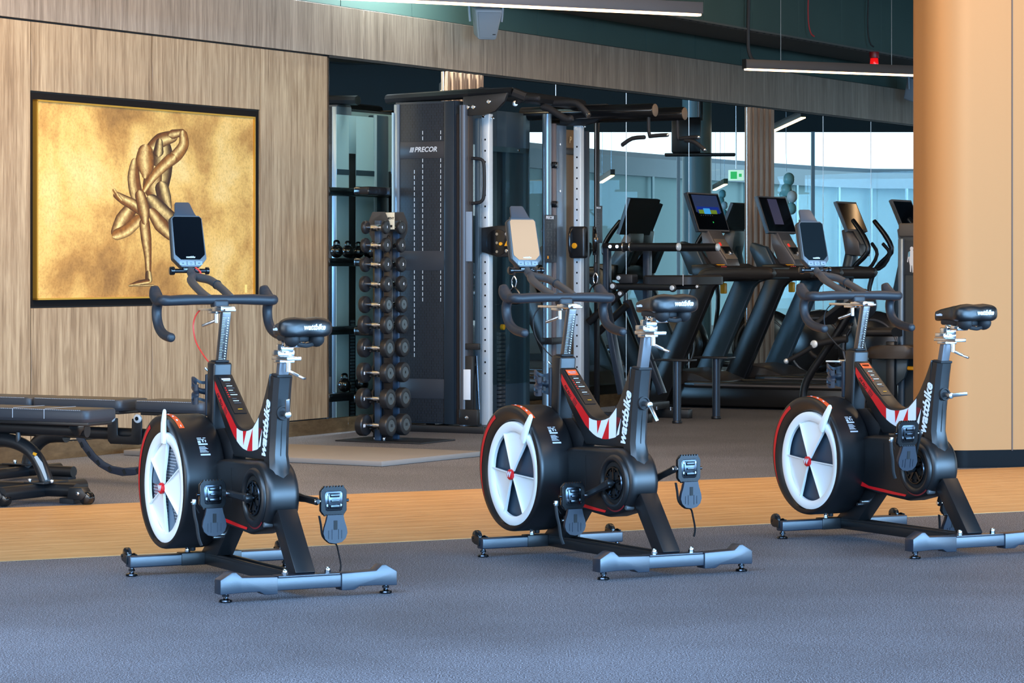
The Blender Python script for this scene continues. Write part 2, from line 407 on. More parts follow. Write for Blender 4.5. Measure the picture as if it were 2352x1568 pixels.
# above the bulkhead: teal wall with joints, brown duct, ceiling
tw = struct('wall_upper', loc=(WX, WY, 0), deg=WA)
for i in range(34):
    part('wall_board', B().bb((-6 + i, .12, 3.0), (-6 + i + .994, .2, 4.5), bev=.002, seg=1), M_GREENC, tw)
du = struct('trim_2', loc=(WX, WY, 0), deg=WA)
part('duct', B().bb((3.2, -.8, 3.24), (27, -.14, 3.62)), M_DUCT, du)
part('flange', B().bb((3.2, -.86, 3.225), (27, -.78, 3.24)), mat('flange_grey', (84, 84, 78), .5), du)
fb = B()
for i in range(150): fb.cyl((3.4 + i * .15, -.83, 3.222), (3.4 + i * .15, -.83, 3.226), .012, n=6)
part('flange_holes', fb, M_DARK, du)['kind'] = 'stuff'
for i in range(24):
    part('upstand_board', B().bb((3.2 + i, -.78, 3.62), (3.2 + i + .992, -.7, 4.5), bev=.002, seg=1), M_GREENC, du)
    if i > 2: part('duct_board', B().bb((3.2 + i, -.815, 3.245), (3.2 + i + .992, -.8, 4.5), bev=.002, seg=1), M_GREENC, du)
struct('ceiling', B().bb((-16, -6, 4.5), (30, 44, 4.6)), M_GREENC)
cb = struct('trim_3')
for i in range(9):
    part('ceiling_beam', B().box((8, 3 + i * 4.2, 4.25), (40, .22, .5)), mat('beam_dark', (30, 40, 40), .7), cb)
struct('wall_behind', B().bb((-16, -6.3, -.1), (30, -6.1, 4.5)), mat('plain_wall', (150, 146, 140), .8))
struct('wall_far_left', B().bb((-16.2, -6.3, -.1), (-16, 44, 4.5)), MATS['plain_wall'])
# bronze-clad column with rounded corner and black plinth
cp = on_floor(2189, 1075.5)
def rrect(x0, y0, x1, y1, r, n=14):
    out = []
    for cx, cy, a0 in ((x0 + r, y0 + r, pi), (x1 - r, y0 + r, 1.5 * pi), (x1 - r, y1 - r, 0), (x0 + r, y1 - r, .5 * pi)):
        for k in range(n + 1):
            a = a0 + k * pi / 2 / n; out.append((cx + r * cos(a), cy + r * sin(a)))
    return out
co = struct('column_right', loc=(cp.x, cp.y, 0), deg=14)
cw = rrect(-.10, 0, 2.6, .55, .22)
part('plinth', B().prism([(x, y) for x, y in rrect(-.09, .01, 2.59, .54, .21)], 0, .105, 'z'), mat('black_granite', (7, 7, 8), .3, 0, .06), co)
part('cladding', B().prism(cw, .105, 4.5, 'z'), M_BRASS, co, smooth=50)
part('joint_strip', B().box((.375, .0, 2.3), (.008, .006, 4.4)).box((1.4, .0, 2.3), (.008, .006, 4.4)), mat('joint_brown', (70, 48, 28)), co)

# window wall on the far right side and the block outside (seen in the mirrors)
wa, wb = Vector((*R(-1.4, 36), 0)), Vector((*R(8.4, 36), 0))
dW = (wb - wa).normalized(); nW = Vector((dW.y, -dW.x, 0)); Lw = (wb - wa).length
angW = math.degrees(atan2(dW.y, dW.x))
M_GLASS = bpy.data.materials.new('window_glass'); M_GLASS.use_nodes = True; nt = M_GLASS.node_tree; nt.nodes.clear()
o1 = nt.nodes.new('ShaderNodeOutputMaterial'); tr = nt.nodes.new('ShaderNodeBsdfTransparent'); tr.inputs[0].default_value = (.9, .97, 1, 1)
gl = nt.nodes.new('ShaderNodeBsdfGlossy'); gl.inputs['Roughness'].default_value = 0; mx = nt.nodes.new('ShaderNodeMixShader'); fr_ = nt.nodes.new('ShaderNodeFresnel'); fr_.inputs[0].default_value = 1.45
mx.inputs[0].default_value = .015; nt.links.new(tr.outputs[0], mx.inputs[1]); nt.links.new(gl.outputs[0], mx.inputs[2]); nt.links.new(mx.outputs[0], o1.inputs[0])
ww = struct('window_1', loc=(wa.x, wa.y, 0), deg=angW)
part('header', B().bb((-22, -.1, 2.88), (14, .1, 4.5)), mat('header_dark', (38, 50, 52), .6), ww)
part('sill', B().bb((-22, -.08, 0), (14, .08, .08)), MATS['header_dark'], ww)
M_MULL = mat('mullion_pale', (168, 182, 186), .4)
for i in range(22):
    x = -22 + i * 1.7
    part('mullion', B().bb((x - .02, -.05, .08), (x + .02, .05, 2.88)), M_MULL, ww)
    part('pane', B().bb((x + .02, -.004, .08), (x + 1.68, .004, 2.88)), M_GLASS, ww)
nb = struct('building_outside')
cv = [(1000, 47), (1200, 49.5), (1377, 52.8), (1560, 56), (1711, 58.7), (1890, 61.9), (2000, 63.4), (2123, 63.6), (2400, 62), (2800, 60)]
P2 = []
for (px, Y), (qx, Q) in zip(cv, cv[1:]):
    for k in range(3):
        t = k / 3; X = ((px + (qx - px) * t) - CX) / FPX * (Y + (Q - Y) * t); P2.append(R(X, Y + (Q - Y) * t))
def curtain(pts, z0, z1, off=0):
    b = B(); t = bmesh.new(); A = [t.verts.new((x, y, z0)) for x, y in pts]; C = [t.verts.new((x, y, z1)) for x, y in pts]
    for i in range(len(pts) - 1): t.faces.new((A[i], A[i + 1], C[i + 1], C[i]))
    g2 = bmesh.ops.extrude_face_region(t, geom=list(t.faces)); vs = [v for v in g2['geom'] if isinstance(v, bmesh.types.BMVert)]
    bmesh.ops.translate(t, vec=(.3, .15, 0), verts=vs); bmesh.ops.recalc_face_normals(t, faces=t.faces); return b._merge(t)
part('roof_edge', curtain(P2, 3.25, 3.34), mat('edge_dark', (70, 92, 110), .5), nb)
part('fascia', curtain(P2, 2.9, 3.25), mat('fascia_blue', (134, 150, 162), .8, 0, .1), nb)
part('facade', curtain([(x + .2, y + .1) for x, y in P2], -6, 2.9), mat('facade_blue', (128, 156, 164), .8, 0, .1), nb)
for i, (x, y) in enumerate(P2[::2]): part('facade_fin', B().box((x, y, -1.5), (.05, .05, 8.8)), mat('fin_pale', (160, 196, 210), .4), nb)
struct('ground_outside', B().bb((9, 20, -7), (90, 110, -6)), mat('paving_outside', (150, 152, 150), .8))
c1 = R((1600 - CX) / FPX * 33, 33)
struct('column_far', B().cyl((*c1, 0), (*c1, 4.5), .17, n=28), mat('teal_column', (92, 122, 126), .4))

# ------------------------------------------------------------------ framed picture
zf = lambda px, py: uz(WF, px, py, -.02)
FL, FR_ = zf(84, 228)[0], zf(586, 268)[0]; FT = zf(84, 228)[1]; FB = zf(84, 689)[1]
pic = thing('framed_picture', 'large gold-framed picture of a bronze figure balancing on one hand, hung in a dark niche', 'picture', (WX, WY, 0), WA)
part('niche_board', B().bb((u1 + g, .012, zn0 + .004), (u3 - g, .03, zn1 - .004)), mat('niche_black', (12, 10, 9), .75, 0, .2), pic)
M_GOLDF = mat('gold_leaf_frame', (214, 160, 64), .3, .8)
fw, y0, y1 = .011, -.024, .01
part('picture_frame', B().bb((FL, y0, FB), (FL + fw, y1, FT)).bb((FR_ - fw, y0, FB), (FR_, y1, FT)).bb((FL, y0, FT - fw), (FR_, y1, FT)).bb((FL, y0, FB), (FR_, y1, FB + fw)), M_GOLDF, pic)
M_CANV, nt, p = newmat('golden_canvas', .62)
mp = texmap(nt, (1, 1, 1)); a = noise(nt, mp, 1.5, 7, .6, .3); b = noise(nt, mp, 60, 3, .8); 
r1 = ramp(nt.nodes, [(.30, (120, 82, 42)), (.44, (182, 134, 68)), (.55, (222, 178, 98)), (.70, (234, 200, 130))]); nt.links.new(a.outputs['Fac'], r1.inputs[0])
r2 = ramp(nt.nodes, [(.3, (150, 130, 100)), (.55, (255, 255, 255))]); nt.links.new(b.outputs['Fac'], r2.inputs[0])
nt.links.new(mixc(nt, r1.outputs[0], r2.outputs[0], .4, 'MULTIPLY'), p.inputs['Base Color'])
part('canvas', B().bb((FL + fw, -.012, FB + fw), (FR_ - fw, .008, FT - fw)), M_CANV, pic)
# painted figure: flat limbs with brushed highlights, in picture space (from pixels of the picture plane)
M_FIG, nt, p = newmat('painted_bronze', .5)
ca = nt.nodes.new('ShaderNodeVertexColor'); ca.layer_name = 'Col'; mp = texmap(nt, (1, 1, 1)); nn = noise(nt, mp, 38, 4, .6)
r3 = ramp(nt.nodes, [(.35, (150, 120, 90)), (.6, (255, 255, 255))]); nt.links.new(nn.outputs['Fac'], r3.inputs[0])
nt.links.new(mixc(nt, ca.outputs[0], r3.outputs[0], .55, 'MULTIPLY'), p.inputs['Base Color'])
def fig():
    me_v, me_f, cols = [], [], []; CNT = [0]
    Q_ = []
    def limb(*a, **k): Q_.append((a, k))
    def draw(pts, rad, tone, lay, hi=.35):      # drawn on the picture plane, so widths are as painted
        ps = [Vector((x, y)) for x, y in pts]; P = []; RR = []
        for i in range(len(ps) - 1):
            p0, p1, p2, p3 = ps[max(i - 1, 0)], ps[i], ps[i + 1], ps[min(i + 2, len(ps) - 1)]
            for q in range(6):
                t = q / 6; P.append(.5 * ((2 * p1) + (p2 - p0) * t + (2 * p0 - 5 * p1 + 4 * p2 - p3) * t * t + (3 * p1 - p0 - 3 * p2 + p3) * t ** 3)); RR.append(rad[i] * (1 - t) + rad[i + 1] * t)
        P.append(ps[-1]); RR.append(rad[-1]); m_ = 11
        d0 = (P[0] - P[1]).normalized(); d1 = (P[-1] - P[-2]).normalized(); r0, r1_ = RR[0], RR[-1]
        cap = ((.98, .18), (.88, .48), (.66, .75), (.35, .94))
        P = [P[0] + d0 * r0 * a_ for a_, _ in cap] + P + [P[-1] + d1 * r1_ * a_ for a_, _ in cap[::-1]]; RR = [r0 * b_ for _, b_ in cap] + RR + [r1_ * b_ for _, b_ in cap[::-1]]
        base = len(me_v); CNT[0] += 1; y = -.0125 - .0001 * CNT[0]
        for i, pt in enumerate(P):
            d = (P[min(i + 1, len(P) - 1)] - P[max(i - 1, 0)]).normalized(); nrm = Vector((-d.y, d.x))
            if nrm.x < 0: sgn = -1
            else: sgn = 1
            for j in range(m_):
                s_ = -1 + 2 * j / (m_ - 1); q = pt + nrm * s_ * RR[i]; u_, z_ = uz(WF, q.x, q.y, y); me_v.append((u_, y, z_))
                w_ = s_ * sgn; sh = max(0, 1 - abs(w_ - hi) * 1.35) ** 1.6; e = 1 - max(0, abs(s_) - .68) * 1.9
                c = [min(1, (a_ * (1 - sh) + b_ * sh) * e) for a_, b_ in zip(lin(tone), lin((248, 214, 136)))]; cols.append((*c[:3], 1))
        for i in range(len(P) - 1):
            for j in range(m_ - 1):
                a_ = base + i * m_ + j; me_f.append((a_, a_ + 1, a_ + m_ + 1, a_ + m_))
    T1, T2, T3 = (118, 68, 22), (74, 42, 16), (146, 90, 32)
    limb([(370, 330), (372, 360), (368, 400), (362, 440)], [20, 26, 26, 22], T2, 0, .1)        # back and chest
    limb([(352, 400), (350, 428), (356, 446)], [20, 22, 16], T1, 1, .2); limb([(372, 432), (378, 456), (386, 474)], [16, 16, 9], T2, 1, .3)
    limb([(350, 462), (368, 484), (392, 506), (398, 530)], [16, 20, 18, 10], T2, 1, .1)        # far thigh
    limb([(350, 488), (370, 516), (392, 540)], [11, 17, 12], T1, 2, -.1)
    limb([(352, 336), (370, 322), (394, 314)], [14, 17, 14], T1, 3, .2); limb([(366, 326), (364, 348)], [8, 12], T2, 4, .2)       # shoulder
    limb([(398, 308), (418, 304)], [11, 8], T1, 4, .1)
    limb([(421, 308), (422, 332), (406, 356), (384, 374)], [9, 12, 14, 13], T3, 5, -.2)        # raised upper arm
    limb([(392, 366), (366, 390), (346, 414), (328, 444)], [14, 12, 9, 4], T3, 6, .2)          # forearm across
    limb([(310, 372), (307, 405), (312, 440), (322, 470)], [9, 14, 15, 13], T1, 4, -.3)        # near flank and arm
    limb([(334, 348), (333, 366), (335, 388), (334, 402)], [17, 21, 18, 8], T3, 7, -.1)        # knee drawn up
    limb([(268, 448), (284, 458), (306, 470), (324, 484)], [8, 11, 13, 11], T1, 5, .2)         # foot
    for k_ in range(4): limb([(262 + 3 * k_, 436 + 5 * k_), (268 + 3 * k_, 446 + 4 * k_)], [3.6, 4], T3, 6)
    limb([(300, 480), (284, 504), (270, 532)], [15, 19, 15], T1, 4, -.2)                       # near thigh
    limb([(270, 538), (292, 528), (316, 506)], [13, 14, 13], T3, 5, .4)
    limb([(322, 448), (330, 482), (333, 508)], [12, 14, 8], T1, 8, .1)                         # supporting arm
    limb([(332, 512), (336, 548), (340, 590), (341, 626)], [12, 12, 8, 6], T1, 7, -.1)
    limb([(341, 628), (342, 642)], [7, 8], T2, 8)
    for k_ in range(4): limb([(340, 644 + k_), (318 - 4 * k_, 647 + 2 * k_), (300 - 3 * k_ + 8, 651 + k_)], [4.5, 3.2, 2], T1 if k_ % 2 else T2, 9)
    limb([(352, 655), (296, 656)], [2, 1.5], (90, 54, 20), 3, 0)
    for a, k in sorted(Q_, key=lambda q_: q_[0][3]): draw(*a, **k)
    me = bpy.data.meshes.new('painted_figure'); me.from_pydata(me_v, [], me_f); at_ = me.color_attributes.new('Col', 'FLOAT_COLOR', 'POINT')
    for i, c in enumerate(cols): at_.data[i].color = c
    me.materials.append(M_FIG); me.update()
    for f in me.polygons:
        if f.normal.y > 0: f.flip()
    return me
part('painted_figure', fig(), None, pic)
sg = zf(567, 662); part('painter_mark', B().bb((sg[0] - .012, -.014, sg[1] - .03), (sg[0] + .012, -.012, sg[1] + .025)), mat('mark_gold', (244, 212, 120), .6), pic)

# ------------------------------------------------------------------ lights, speakers, alarm, cables
def pendant(x, y, z, L, deg, label, e=None):
    t = thing('linear_pendant_light', label, 'light', (x, y, z), deg, 'linear pendant lights')
    part('housing', B().bb((0, -.03, .01), (L, .03, .085), bev=.003), mat('pendant_housing', (62, 56, 52), .5), t)
    part('diffuser', B().bb((.01, -.024, -.004), (L - .01, .024, .012), bev=.003), M_LIGHT, t)
    for x_ in (.35, L - .35): part('suspension_wire', B().cyl((x_, 0, .08), (x_, 0, 4.5 - z), .0025, n=6), M_STEEL, t)
    part('end_cap', B().bb((-.004, -.031, .008), (.002, .031, .087)), M_BLACK, t)
    return t
SD = 27.2
e1 = at(1610, 36, 18.3); pendant(e1.x - 3.5 * cos(radians(SD)), e1.y - 3.5 * sin(radians(SD)), e1.z, 3.5, SD, 'long linear pendant light cut off by the top of the photo')
e2 = at(1710, 160, 23.25); pendant(e2.x, e2.y, e2.z, 1.8, SD, 'shorter linear pendant light hanging in front of the duct near the bronze column')
e3 = R((1845 - CX) / FPX * 31, 31); e4 = R((1768 - CX) / FPX * 34.6, 34.6)
pendant(e3[0], e3[1], 2.8, (Vector(e4) - Vector(e3)).length, math.degrees(atan2(e4[1] - e3[1], e4[0] - e3[0])), 'linear pendant light seen only as a slanting glow in the mirror')
for k, (vx, vy, lbl) in enumerate(((1380, 40, 'far linear light reflected low in the mirror left of the vertical mirror joint'), (1640, 44, 'far linear light reflected low in the mirror beside the treadmill screen'))):
    a_ = R((vx - CX) / FPX * vy, vy); b_ = R((vx + 34 - CX) / FPX * (vy - 4), vy - 4)
    pendant(a_[0], a_[1], 2.35, 3.2, math.degrees(atan2(b_[1] - a_[1], b_[0] - a_[0])), lbl)
def speaker(px, py, v, sc, yaw, label):
    u_, _, z_ = inv(WF, px, py, v=v); t = thing('wall_speaker', label, 'speaker')
    t.location = (WX + u_ * DX - v * DY, WY + u_ * DY + v * DX, z_); t.rotation_euler = (radians(18), 0, radians(yaw))
    g_ = mat('speaker_grey', (132, 142, 148), .55)
    part('cabinet', B().prism([(-.115 * sc, .12 * sc), (.115 * sc, .12 * sc), (.075 * sc, -.13 * sc), (-.075 * sc, -.13 * sc)], -.06 * sc, .11 * sc, 'y', bev=.02 * sc, seg=3), g_, t)
    part('front_grille', B().prism([(-.095 * sc, .1 * sc), (.095 * sc, .1 * sc), (.065 * sc, -.112 * sc), (-.065 * sc, -.112 * sc)], -.068 * sc, -.055 * sc, 'y', bev=.006 * sc), mat('speaker_grille', (112, 124, 132), .7, bump=.6, bscale=700), t)
    part('bracket', B().tube([(-.13 * sc, .03, 0), (-.13 * sc, .08, .16 * sc), (0, .12, .2 * sc), (.13 * sc, .08, .16 * sc), (.13 * sc, .03, 0)], .009, n=8).box((0, .2, .1), (.06, .16, .04)), g_, t)
    part('badge', B().box((.05 * sc, -.07 * sc, -.08 * sc), (.022, .004, .006)), M_DARK, t)
speaker(1118, 52, -.32, .95, 14, 'grey wedge-shaped speaker mounted on the bulkhead under the long light')
speaker(2108, 208, -.32, .95, 50, 'grey wedge-shaped speaker at the edge of the bronze column')
s_ = inv(WF, 2008, 141, v=-.9); al = thing('fire_alarm_beacon', 'red fire alarm beacon fixed under the ceiling duct flange', 'alarm', (WX + s_[0] * DX + .9 * DY, WY + s_[0] * DY - .9 * DX, s_[2]), WA)
part('beacon_lens', B().cyl((0, 0, -.035), (0, 0, .03), .042, .036, bev=.006), mat('beacon_red', (235, 20, 24), .15, emit=(255, 20, 20), estr=.6), al)
part('mounting_base', B().cyl((0, 0, .03), (0, 0, .09), .046, bev=.004), mat('beacon_base', (120, 20, 22), .4), al)
for k, (px, col, lb) in enumerate(((1858, (150, 40, 40), 'thin red cable hanging in front of the teal duct boards'), (1995, (20, 24, 24), 'thin black cable dangling above the red alarm beacon'), (1720, (30, 30, 30), 'thick black cable dropping behind the shorter pendant light'))):
    q = inv(WF, px, 60, v=-.87); X = WX + q[0] * DX + .87 * DY; Y = WY + q[0] * DY - .87 * DX; zb = CH - ((84, 108, 140)[k] - Y0) * Y / FPX
    o = part('hanging_cable', B().tube([(X, Y, 4.5), (X + .012, Y, 4.1), (X - .008, Y, zb + .25), (X + .01, Y, zb + .05), (X + .05, Y, zb)], .007 if k < 2 else .016, n=8), mat('cable_%s' % ('red', 'black', 'thick')[k], col, .5)); tag(o, lb, 'cable')
# things that only show in the mirrors
v_ = R((1607 - CX) / FPX * 29, 29)
tv = thing('hanging_television', 'dark television hung from the ceiling, seen from behind in the mirror', 'television', (v_[0], v_[1], 2.52), angW + 4)
part('casing', B().box((-.14, 0, 0), (.30, .12, .36), bev=.015), M_BLACK, tv); part('shelf', B().box((0, 0, -.2), (.72, .2, .03), bev=.01), M_BLACK, tv)
part('ceiling_pole', B().cyl((0, 0, .15), (0, 0, 1.98), .03, n=12), M_BLACK, tv)
x_ = R((1690 - CX) / FPX * 35, 35); ex = thing('exit_sign', 'green and white exit sign seen small in the mirror above the treadmill screens', 'sign', (x_[0], x_[1], 2.3), angW)
part('sign_box', B().box((0, 0, 0), (.19, .03, .13), bev=.005), mat('sign_white', (236, 250, 240), .4, emit=(210, 255, 225), estr=.8), ex)
for s2 in (-1, 1):
    part('running_man_pictogram', B().box((-.03, s2 * .017, 0), (.08, .002, .09)).box((.05, s2 * .017, 0), (.035, .002, .04)), mat('sign_green', (40, 170, 90), .4, emit=(60, 200, 110), estr=.8), ex)
part('ceiling_rod', B().cyl((0, 0, .08), (0, 0, 2.2), .008, n=8), M_STEEL, ex)
bp = [(0, 0, .1), (-.13, .02, -.02), (.12, .03, .0), (.02, -.05, -.12), (-.08, .04, -.22), (.14, .0, -.2), (.0, .05, .28)]
for cxp, yy, zz, pre in ((1806, 35, 2.05, 'right'), (1655, 37, 1.98, 'left')):
    q = R((cxp - CX) / FPX * yy, yy)
    t = thing('balloon_cluster', 'cluster of round pastel balloons in the mirror, %s' % ('right of the second slatted pilaster' if pre == 'right' else 'left of the second slatted pilaster'), 'balloons', (q[0], q[1], zz), 0)
    k_ = .72 if pre == 'right' else .5
    for i, b_ in enumerate(bp): part('balloon', B().sphere([c_ * k_ for c_ in b_], (.1 - .008 * (i % 3)) * k_, (1, 1, 1.15)), mat(('balloon_teal', 'balloon_white')[i % 2], ((150, 208, 206), (232, 240, 236))[i % 2], .3), t)
    part('string', B().tube([(0, 0, .3), (.01, 0, .8), (0, 0, 4.5 - zz)], .003, n=6), M_DECALW, t)

# pipes and cable trays under the far ceiling (seen in the mirrors)
pp = struct('trim_4')
for i, (x0, y0_, x1, y1_, z, r, c_) in enumerate(((5.5, 20, 26, 32, 3.7, .09, (70, 84, 80)), (5, 23, 24, 34, 3.9, .05, (120, 122, 116)), (4.5, 18, 20, 29, 3.55, .04, (100, 104, 100)), (7, 16, 16, 36, 3.8, .06, (58, 72, 70)), (11, 14, 19, 32, 3.62, .045, (128, 128, 120)))):
    part('ceiling_pipe', B().cyl((x0, y0_, z), (x1, y1_, z), r, n=14), mat('pipe_%d' % i, c_, .5), pp)
for i, (x, y) in enumerate(((6.5, 25), (9, 22), (12, 27))): part('cable_tray', B().box((x, y, 3.75), (5, .3, .06), rz=.6 + .4 * i), mat('tray_grey', (112, 114, 108), .5), pp)
# grey platform mat
mp_ = [on_floor(283, 1045.5), on_floor(877, 1072), on_floor(1108, 1048), on_floor(500, 1025)]
o = part('platform_mat', B().prism([(p.x, p.y) for p in mp_], .001, .034, 'z', bev=.006), mat('platform_grey', (126, 120, 114), .5, 0, .5, bump=.15, bscale=80, var=.06, vscale=4)); tag(o, 'low grey exercise platform lying on the floor before the dumbbell tower', 'platform')
# ------------------------------------------------------------------ air-resistance bikes (x = from fan to saddle, y = from the white fan side across, z up)
BIKES = [(-1.183, 11.128, -62.7), (0.162, 11.855, -61.44), (1.467, 12.637, -61.76)]
def arc(cx, cz, r, a0, a1, n): return [(cx + r * cos(radians(a0 + (a1 - a0) * i / n)), cz + r * sin(radians(a0 + (a1 - a0) * i / n))) for i in range(n + 1)]
BC = {}
def cpart(key, name, fn, m, parent, **k):      # build once, share the mesh
    if key not in BC: o = part(name, fn(), m, parent, **k); BC[key] = o.data; return o
    return part(name, BC[key], None, parent, **k)
def foot(parent, x, y, ztop, key):
    f = cpart(('foot', key), 'levelling_foot', lambda: B().lathe([(0, 0), (.022, 0), (.024, .004), (.022, .009), (.010, .012), (.008, .016), (.008, ztop)], (0, 0, 0), (0, 0, 1), 20).lathe([(.009, .019), (.0125, .020), (.0125, .027), (.009, .028)], (0, 0, 0), (0, 0, 1), 6), M_DSTEEL, parent)
    f.location = (x, y, 0)
def nut(parent, x, y, z):
    f = cpart('nut', 'dome_nut', lambda: B().lathe([(.0, 0), (.0115, 0), (.0115, .010)], (0, 0, 0), (0, 0, 1), 6).lathe([(.009, .009), (.009, .016), (.0065, .022), (0, .024)], (0, 0, 0), (0, 0, 1), 14), M_CHROME, parent)
    f.location = (x, y, z)
HC = (0.0, .362)      # housing centre (x, z)
RC = (0.035, .340)    # white ring centre
def housing():
    b = B(); n = 72
    def ring(r, y, sq=1.0, dx=0):
        out = []
        for i in range(n):
            a = 2 * pi * i / n; rr = r * (1 + .045 * max(0, cos(a)) ** 2 * (1 if y < -.05 else .4))
            out.append((HC[0] + dx + rr * cos(a), y, HC[1] + rr * sin(a) * (1.0 if sin(a) < 0 else .985)))
        return out
    def inner(r, y): return [(RC[0] + r * cos(2 * pi * i / n), y, RC[1] + r * sin(2 * pi * i / n)) for i in range(n)]
    rings = [inner(.05, -.165), inner(.219, -.168), inner(.2195, -.192), inner(.2235, -.1965), ring(.236, -.2025), ring(.251, -.2025), ring(.2565, -.2005), ring(.2605, -.195), ring(.262, -.188), ring(.262, -.183), ring(.262, -.172), ring(.262, -.12), ring(.262, -.055), ring(.262, -.045), ring(.260, -.037), ring(.254, -.031), ring(.244, -.029), ring(.240, -.024), ring(.238, .03), ring(.232, .042), ring(.2, .05)]
    return b.loft(rings)
def fan_ring(rot):
    b = B(); n = 72; c = RC
    prof = [(.176, -.186), (.176, -.198), (.180, -.2015), (.208, -.2045), (.214, -.202), (.2155, -.196), (.2155, -.186)]
    rings = [[(c[0] + r * cos(2 * pi * i / n), y, c[1] + r * sin(2 * pi * i / n)) for r, y in prof] for i in range(n)]
    return b.loft(rings, closed=True)
def fan_web(rot):     # three white sectors
    b = B()
    for k in range(3):
        a0, a1 = [(rot + p_, rot + q_) for p_, q_ in ((52, 116), (175, 245), (298, 357))][k]
        o = []; m_ = 14
        for i in range(m_ + 1):
            a = radians(a0 + (a1 - a0) * i / m_); o.append(a)
        R0, R1 = [], []
        t = bmesh.new(); cen = [t.verts.new((RC[0] + .012 * cos(a), -.206, RC[1] + .012 * sin(a))) for a in o]
        mid = [t.verts.new((RC[0] + .10 * cos(a), -.198 + .010 * abs(sin(pi * i / m_)) ** .7, RC[1] + .10 * sin(a))) for i, a in enumerate(o)]
        out = [t.verts.new((RC[0] + .179 * cos(a), -.194 + .010 * abs(sin(pi * i / m_)) ** .7, RC[1] + .179 * sin(a))) for i, a in enumerate(o)]
        for i in range(m_):
            t.faces.new((cen[i], cen[i + 1], mid[i + 1], mid[i])); t.faces.new((mid[i], mid[i + 1], out[i + 1], out[i]))
        g2 = bmesh.ops.extrude_face_region(t, geom=list(t.faces)); bmesh.ops.translate(t, vec=(0, .008, 0), verts=[v for v in g2['geom'] if isinstance(v, bmesh.types.BMVert)])
        bmesh.ops.recalc_face_normals(t, faces=t.faces); b._merge(t)
        for a in (a0, a1):      # raised white edges of each sector
            a = radians(a); b.beam((RC[0] + .015 * cos(a), -.2, RC[1] + .015 * sin(a)), (RC[0] + .178 * cos(a), -.197, RC[1] + .178 * sin(a)), .004, .009, up=(0, 1, 0))
    return b
def lever(rot):
    a = radians(rot + 55.5); b = B(); d = Vector((cos(a), 0, sin(a))); nrm = Vector((-sin(a), 0, cos(a))); o = Vector((RC[0], 0, RC[1]))
    def P(r, w, y): return tuple(o + d * r + nrm * w + Vector((0, y, 0)))
    prof = [(.172, -.022), (.205, -.020), (.25, -.016), (.296, -.012), (.303, -.007), (.305, 0), (.303, .007), (.296, .012), (.25, .013), (.205, .014), (.172, .016)]
    t = bmesh.new(); A = [t.verts.new(P(r, w, -.217 + (0 if r < .26 else .006))) for r, w in prof]; C = [t.verts.new(P(r, w, -.203)) for r, w in prof]
    t.faces.new(A); t.faces.new(C[::-1]); n = len(prof)
    for i in range(n): t.faces.new((A[i], C[i], C[(i + 1) % n], A[(i + 1) % n]))
    bmesh.ops.recalc_face_normals(t, faces=t.faces); return b._merge(t, .003, 2, ang=40)
def hexgrid():
    t = bmesh.new(); s = .0078; hx = s * sqrt(3)
    def P(x, z): return (RC[0] + x, -.180, RC[1] + z)
    for i in range(-14, 15):
        for j in range(-16, 17):
            cx = i * hx + (hx / 2 if j % 2 else 0); cz = j * s * 1.5
            if cx * cx + cz * cz > .172 ** 2: continue
            o = [t.verts.new(P(cx + s * cos(radians(30 + 60 * k)), cz + s * sin(radians(30 + 60 * k)))) for k in range(6)]
            q = [t.verts.new(P(cx + .8 * s * cos(radians(30 + 60 * k)), cz + .8 * s * sin(radians(30 + 60 * k)))) for k in range(6)]
            for k in range(6): t.faces.new((o[k], o[(k + 1) % 6], q[(k + 1) % 6], q[k]))
    bmesh.ops.recalc_face_normals(t, faces=t.faces); return B()._merge(t)
FRAME = [(.150, .776), (.246, .700), (.338, .628), (.40, .592), (.466, .583), (.535, .597), (.600, .645), (.645, .705), (.674, .752), (.700, .800)]
FRAMELO = [(.655, .478), (.352, .474), (.312, .522), (.255, .580), (.20, .640), (.16, .70), (.138, .752)]
def main_frame():
    def rnd(pts, k=4):      # smooth the open curve
        P = [Vector((x, z, 0)) for x, z in pts]; out = []
        for i in range(len(P) - 1):
            p0, p1, p2, p3 = P[max(i - 1, 0)], P[i], P[i + 1], P[min(i + 2, len(P) - 1)]
            for q in range(k):
                t = q / k; v = .5 * ((2 * p1) + (p2 - p0) * t + (2 * p0 - 5 * p1 + 4 * p2 - p3) * t * t + (3 * p1 - p0 - 3 * p2 + p3) * t ** 3); out.append((v.x, v.y))
        return out + [pts[-1]]
    top = rnd(FRAME); lo = FRAMELO
    return B().prism([(.10, .77)] + top + [(.71, .60), (.70, .46)] + lo + [(.10, .72)], -.036, .036, 'y', bev=.006, seg=2, ang=50)
def decal(pts, y=-.0366, th=-.0006): return B().prism(pts, y, y + th, 'y')
M_STICK, _nt, _p = newmat('sticker_print', .45)
_mp = texmap(_nt, (1, 1, 1)); _n = noise(_nt, _mp, 260, 2, .7)
_r = ramp(_nt.nodes, [(.50, (20, 20, 24)), (.56, (150, 152, 158)), (.64, (214, 216, 220))]); _nt.links.new(_n.outputs['Fac'], _r.inputs[0]); _nt.links.new(_r.outputs[0], _p.inputs['Base Color'])
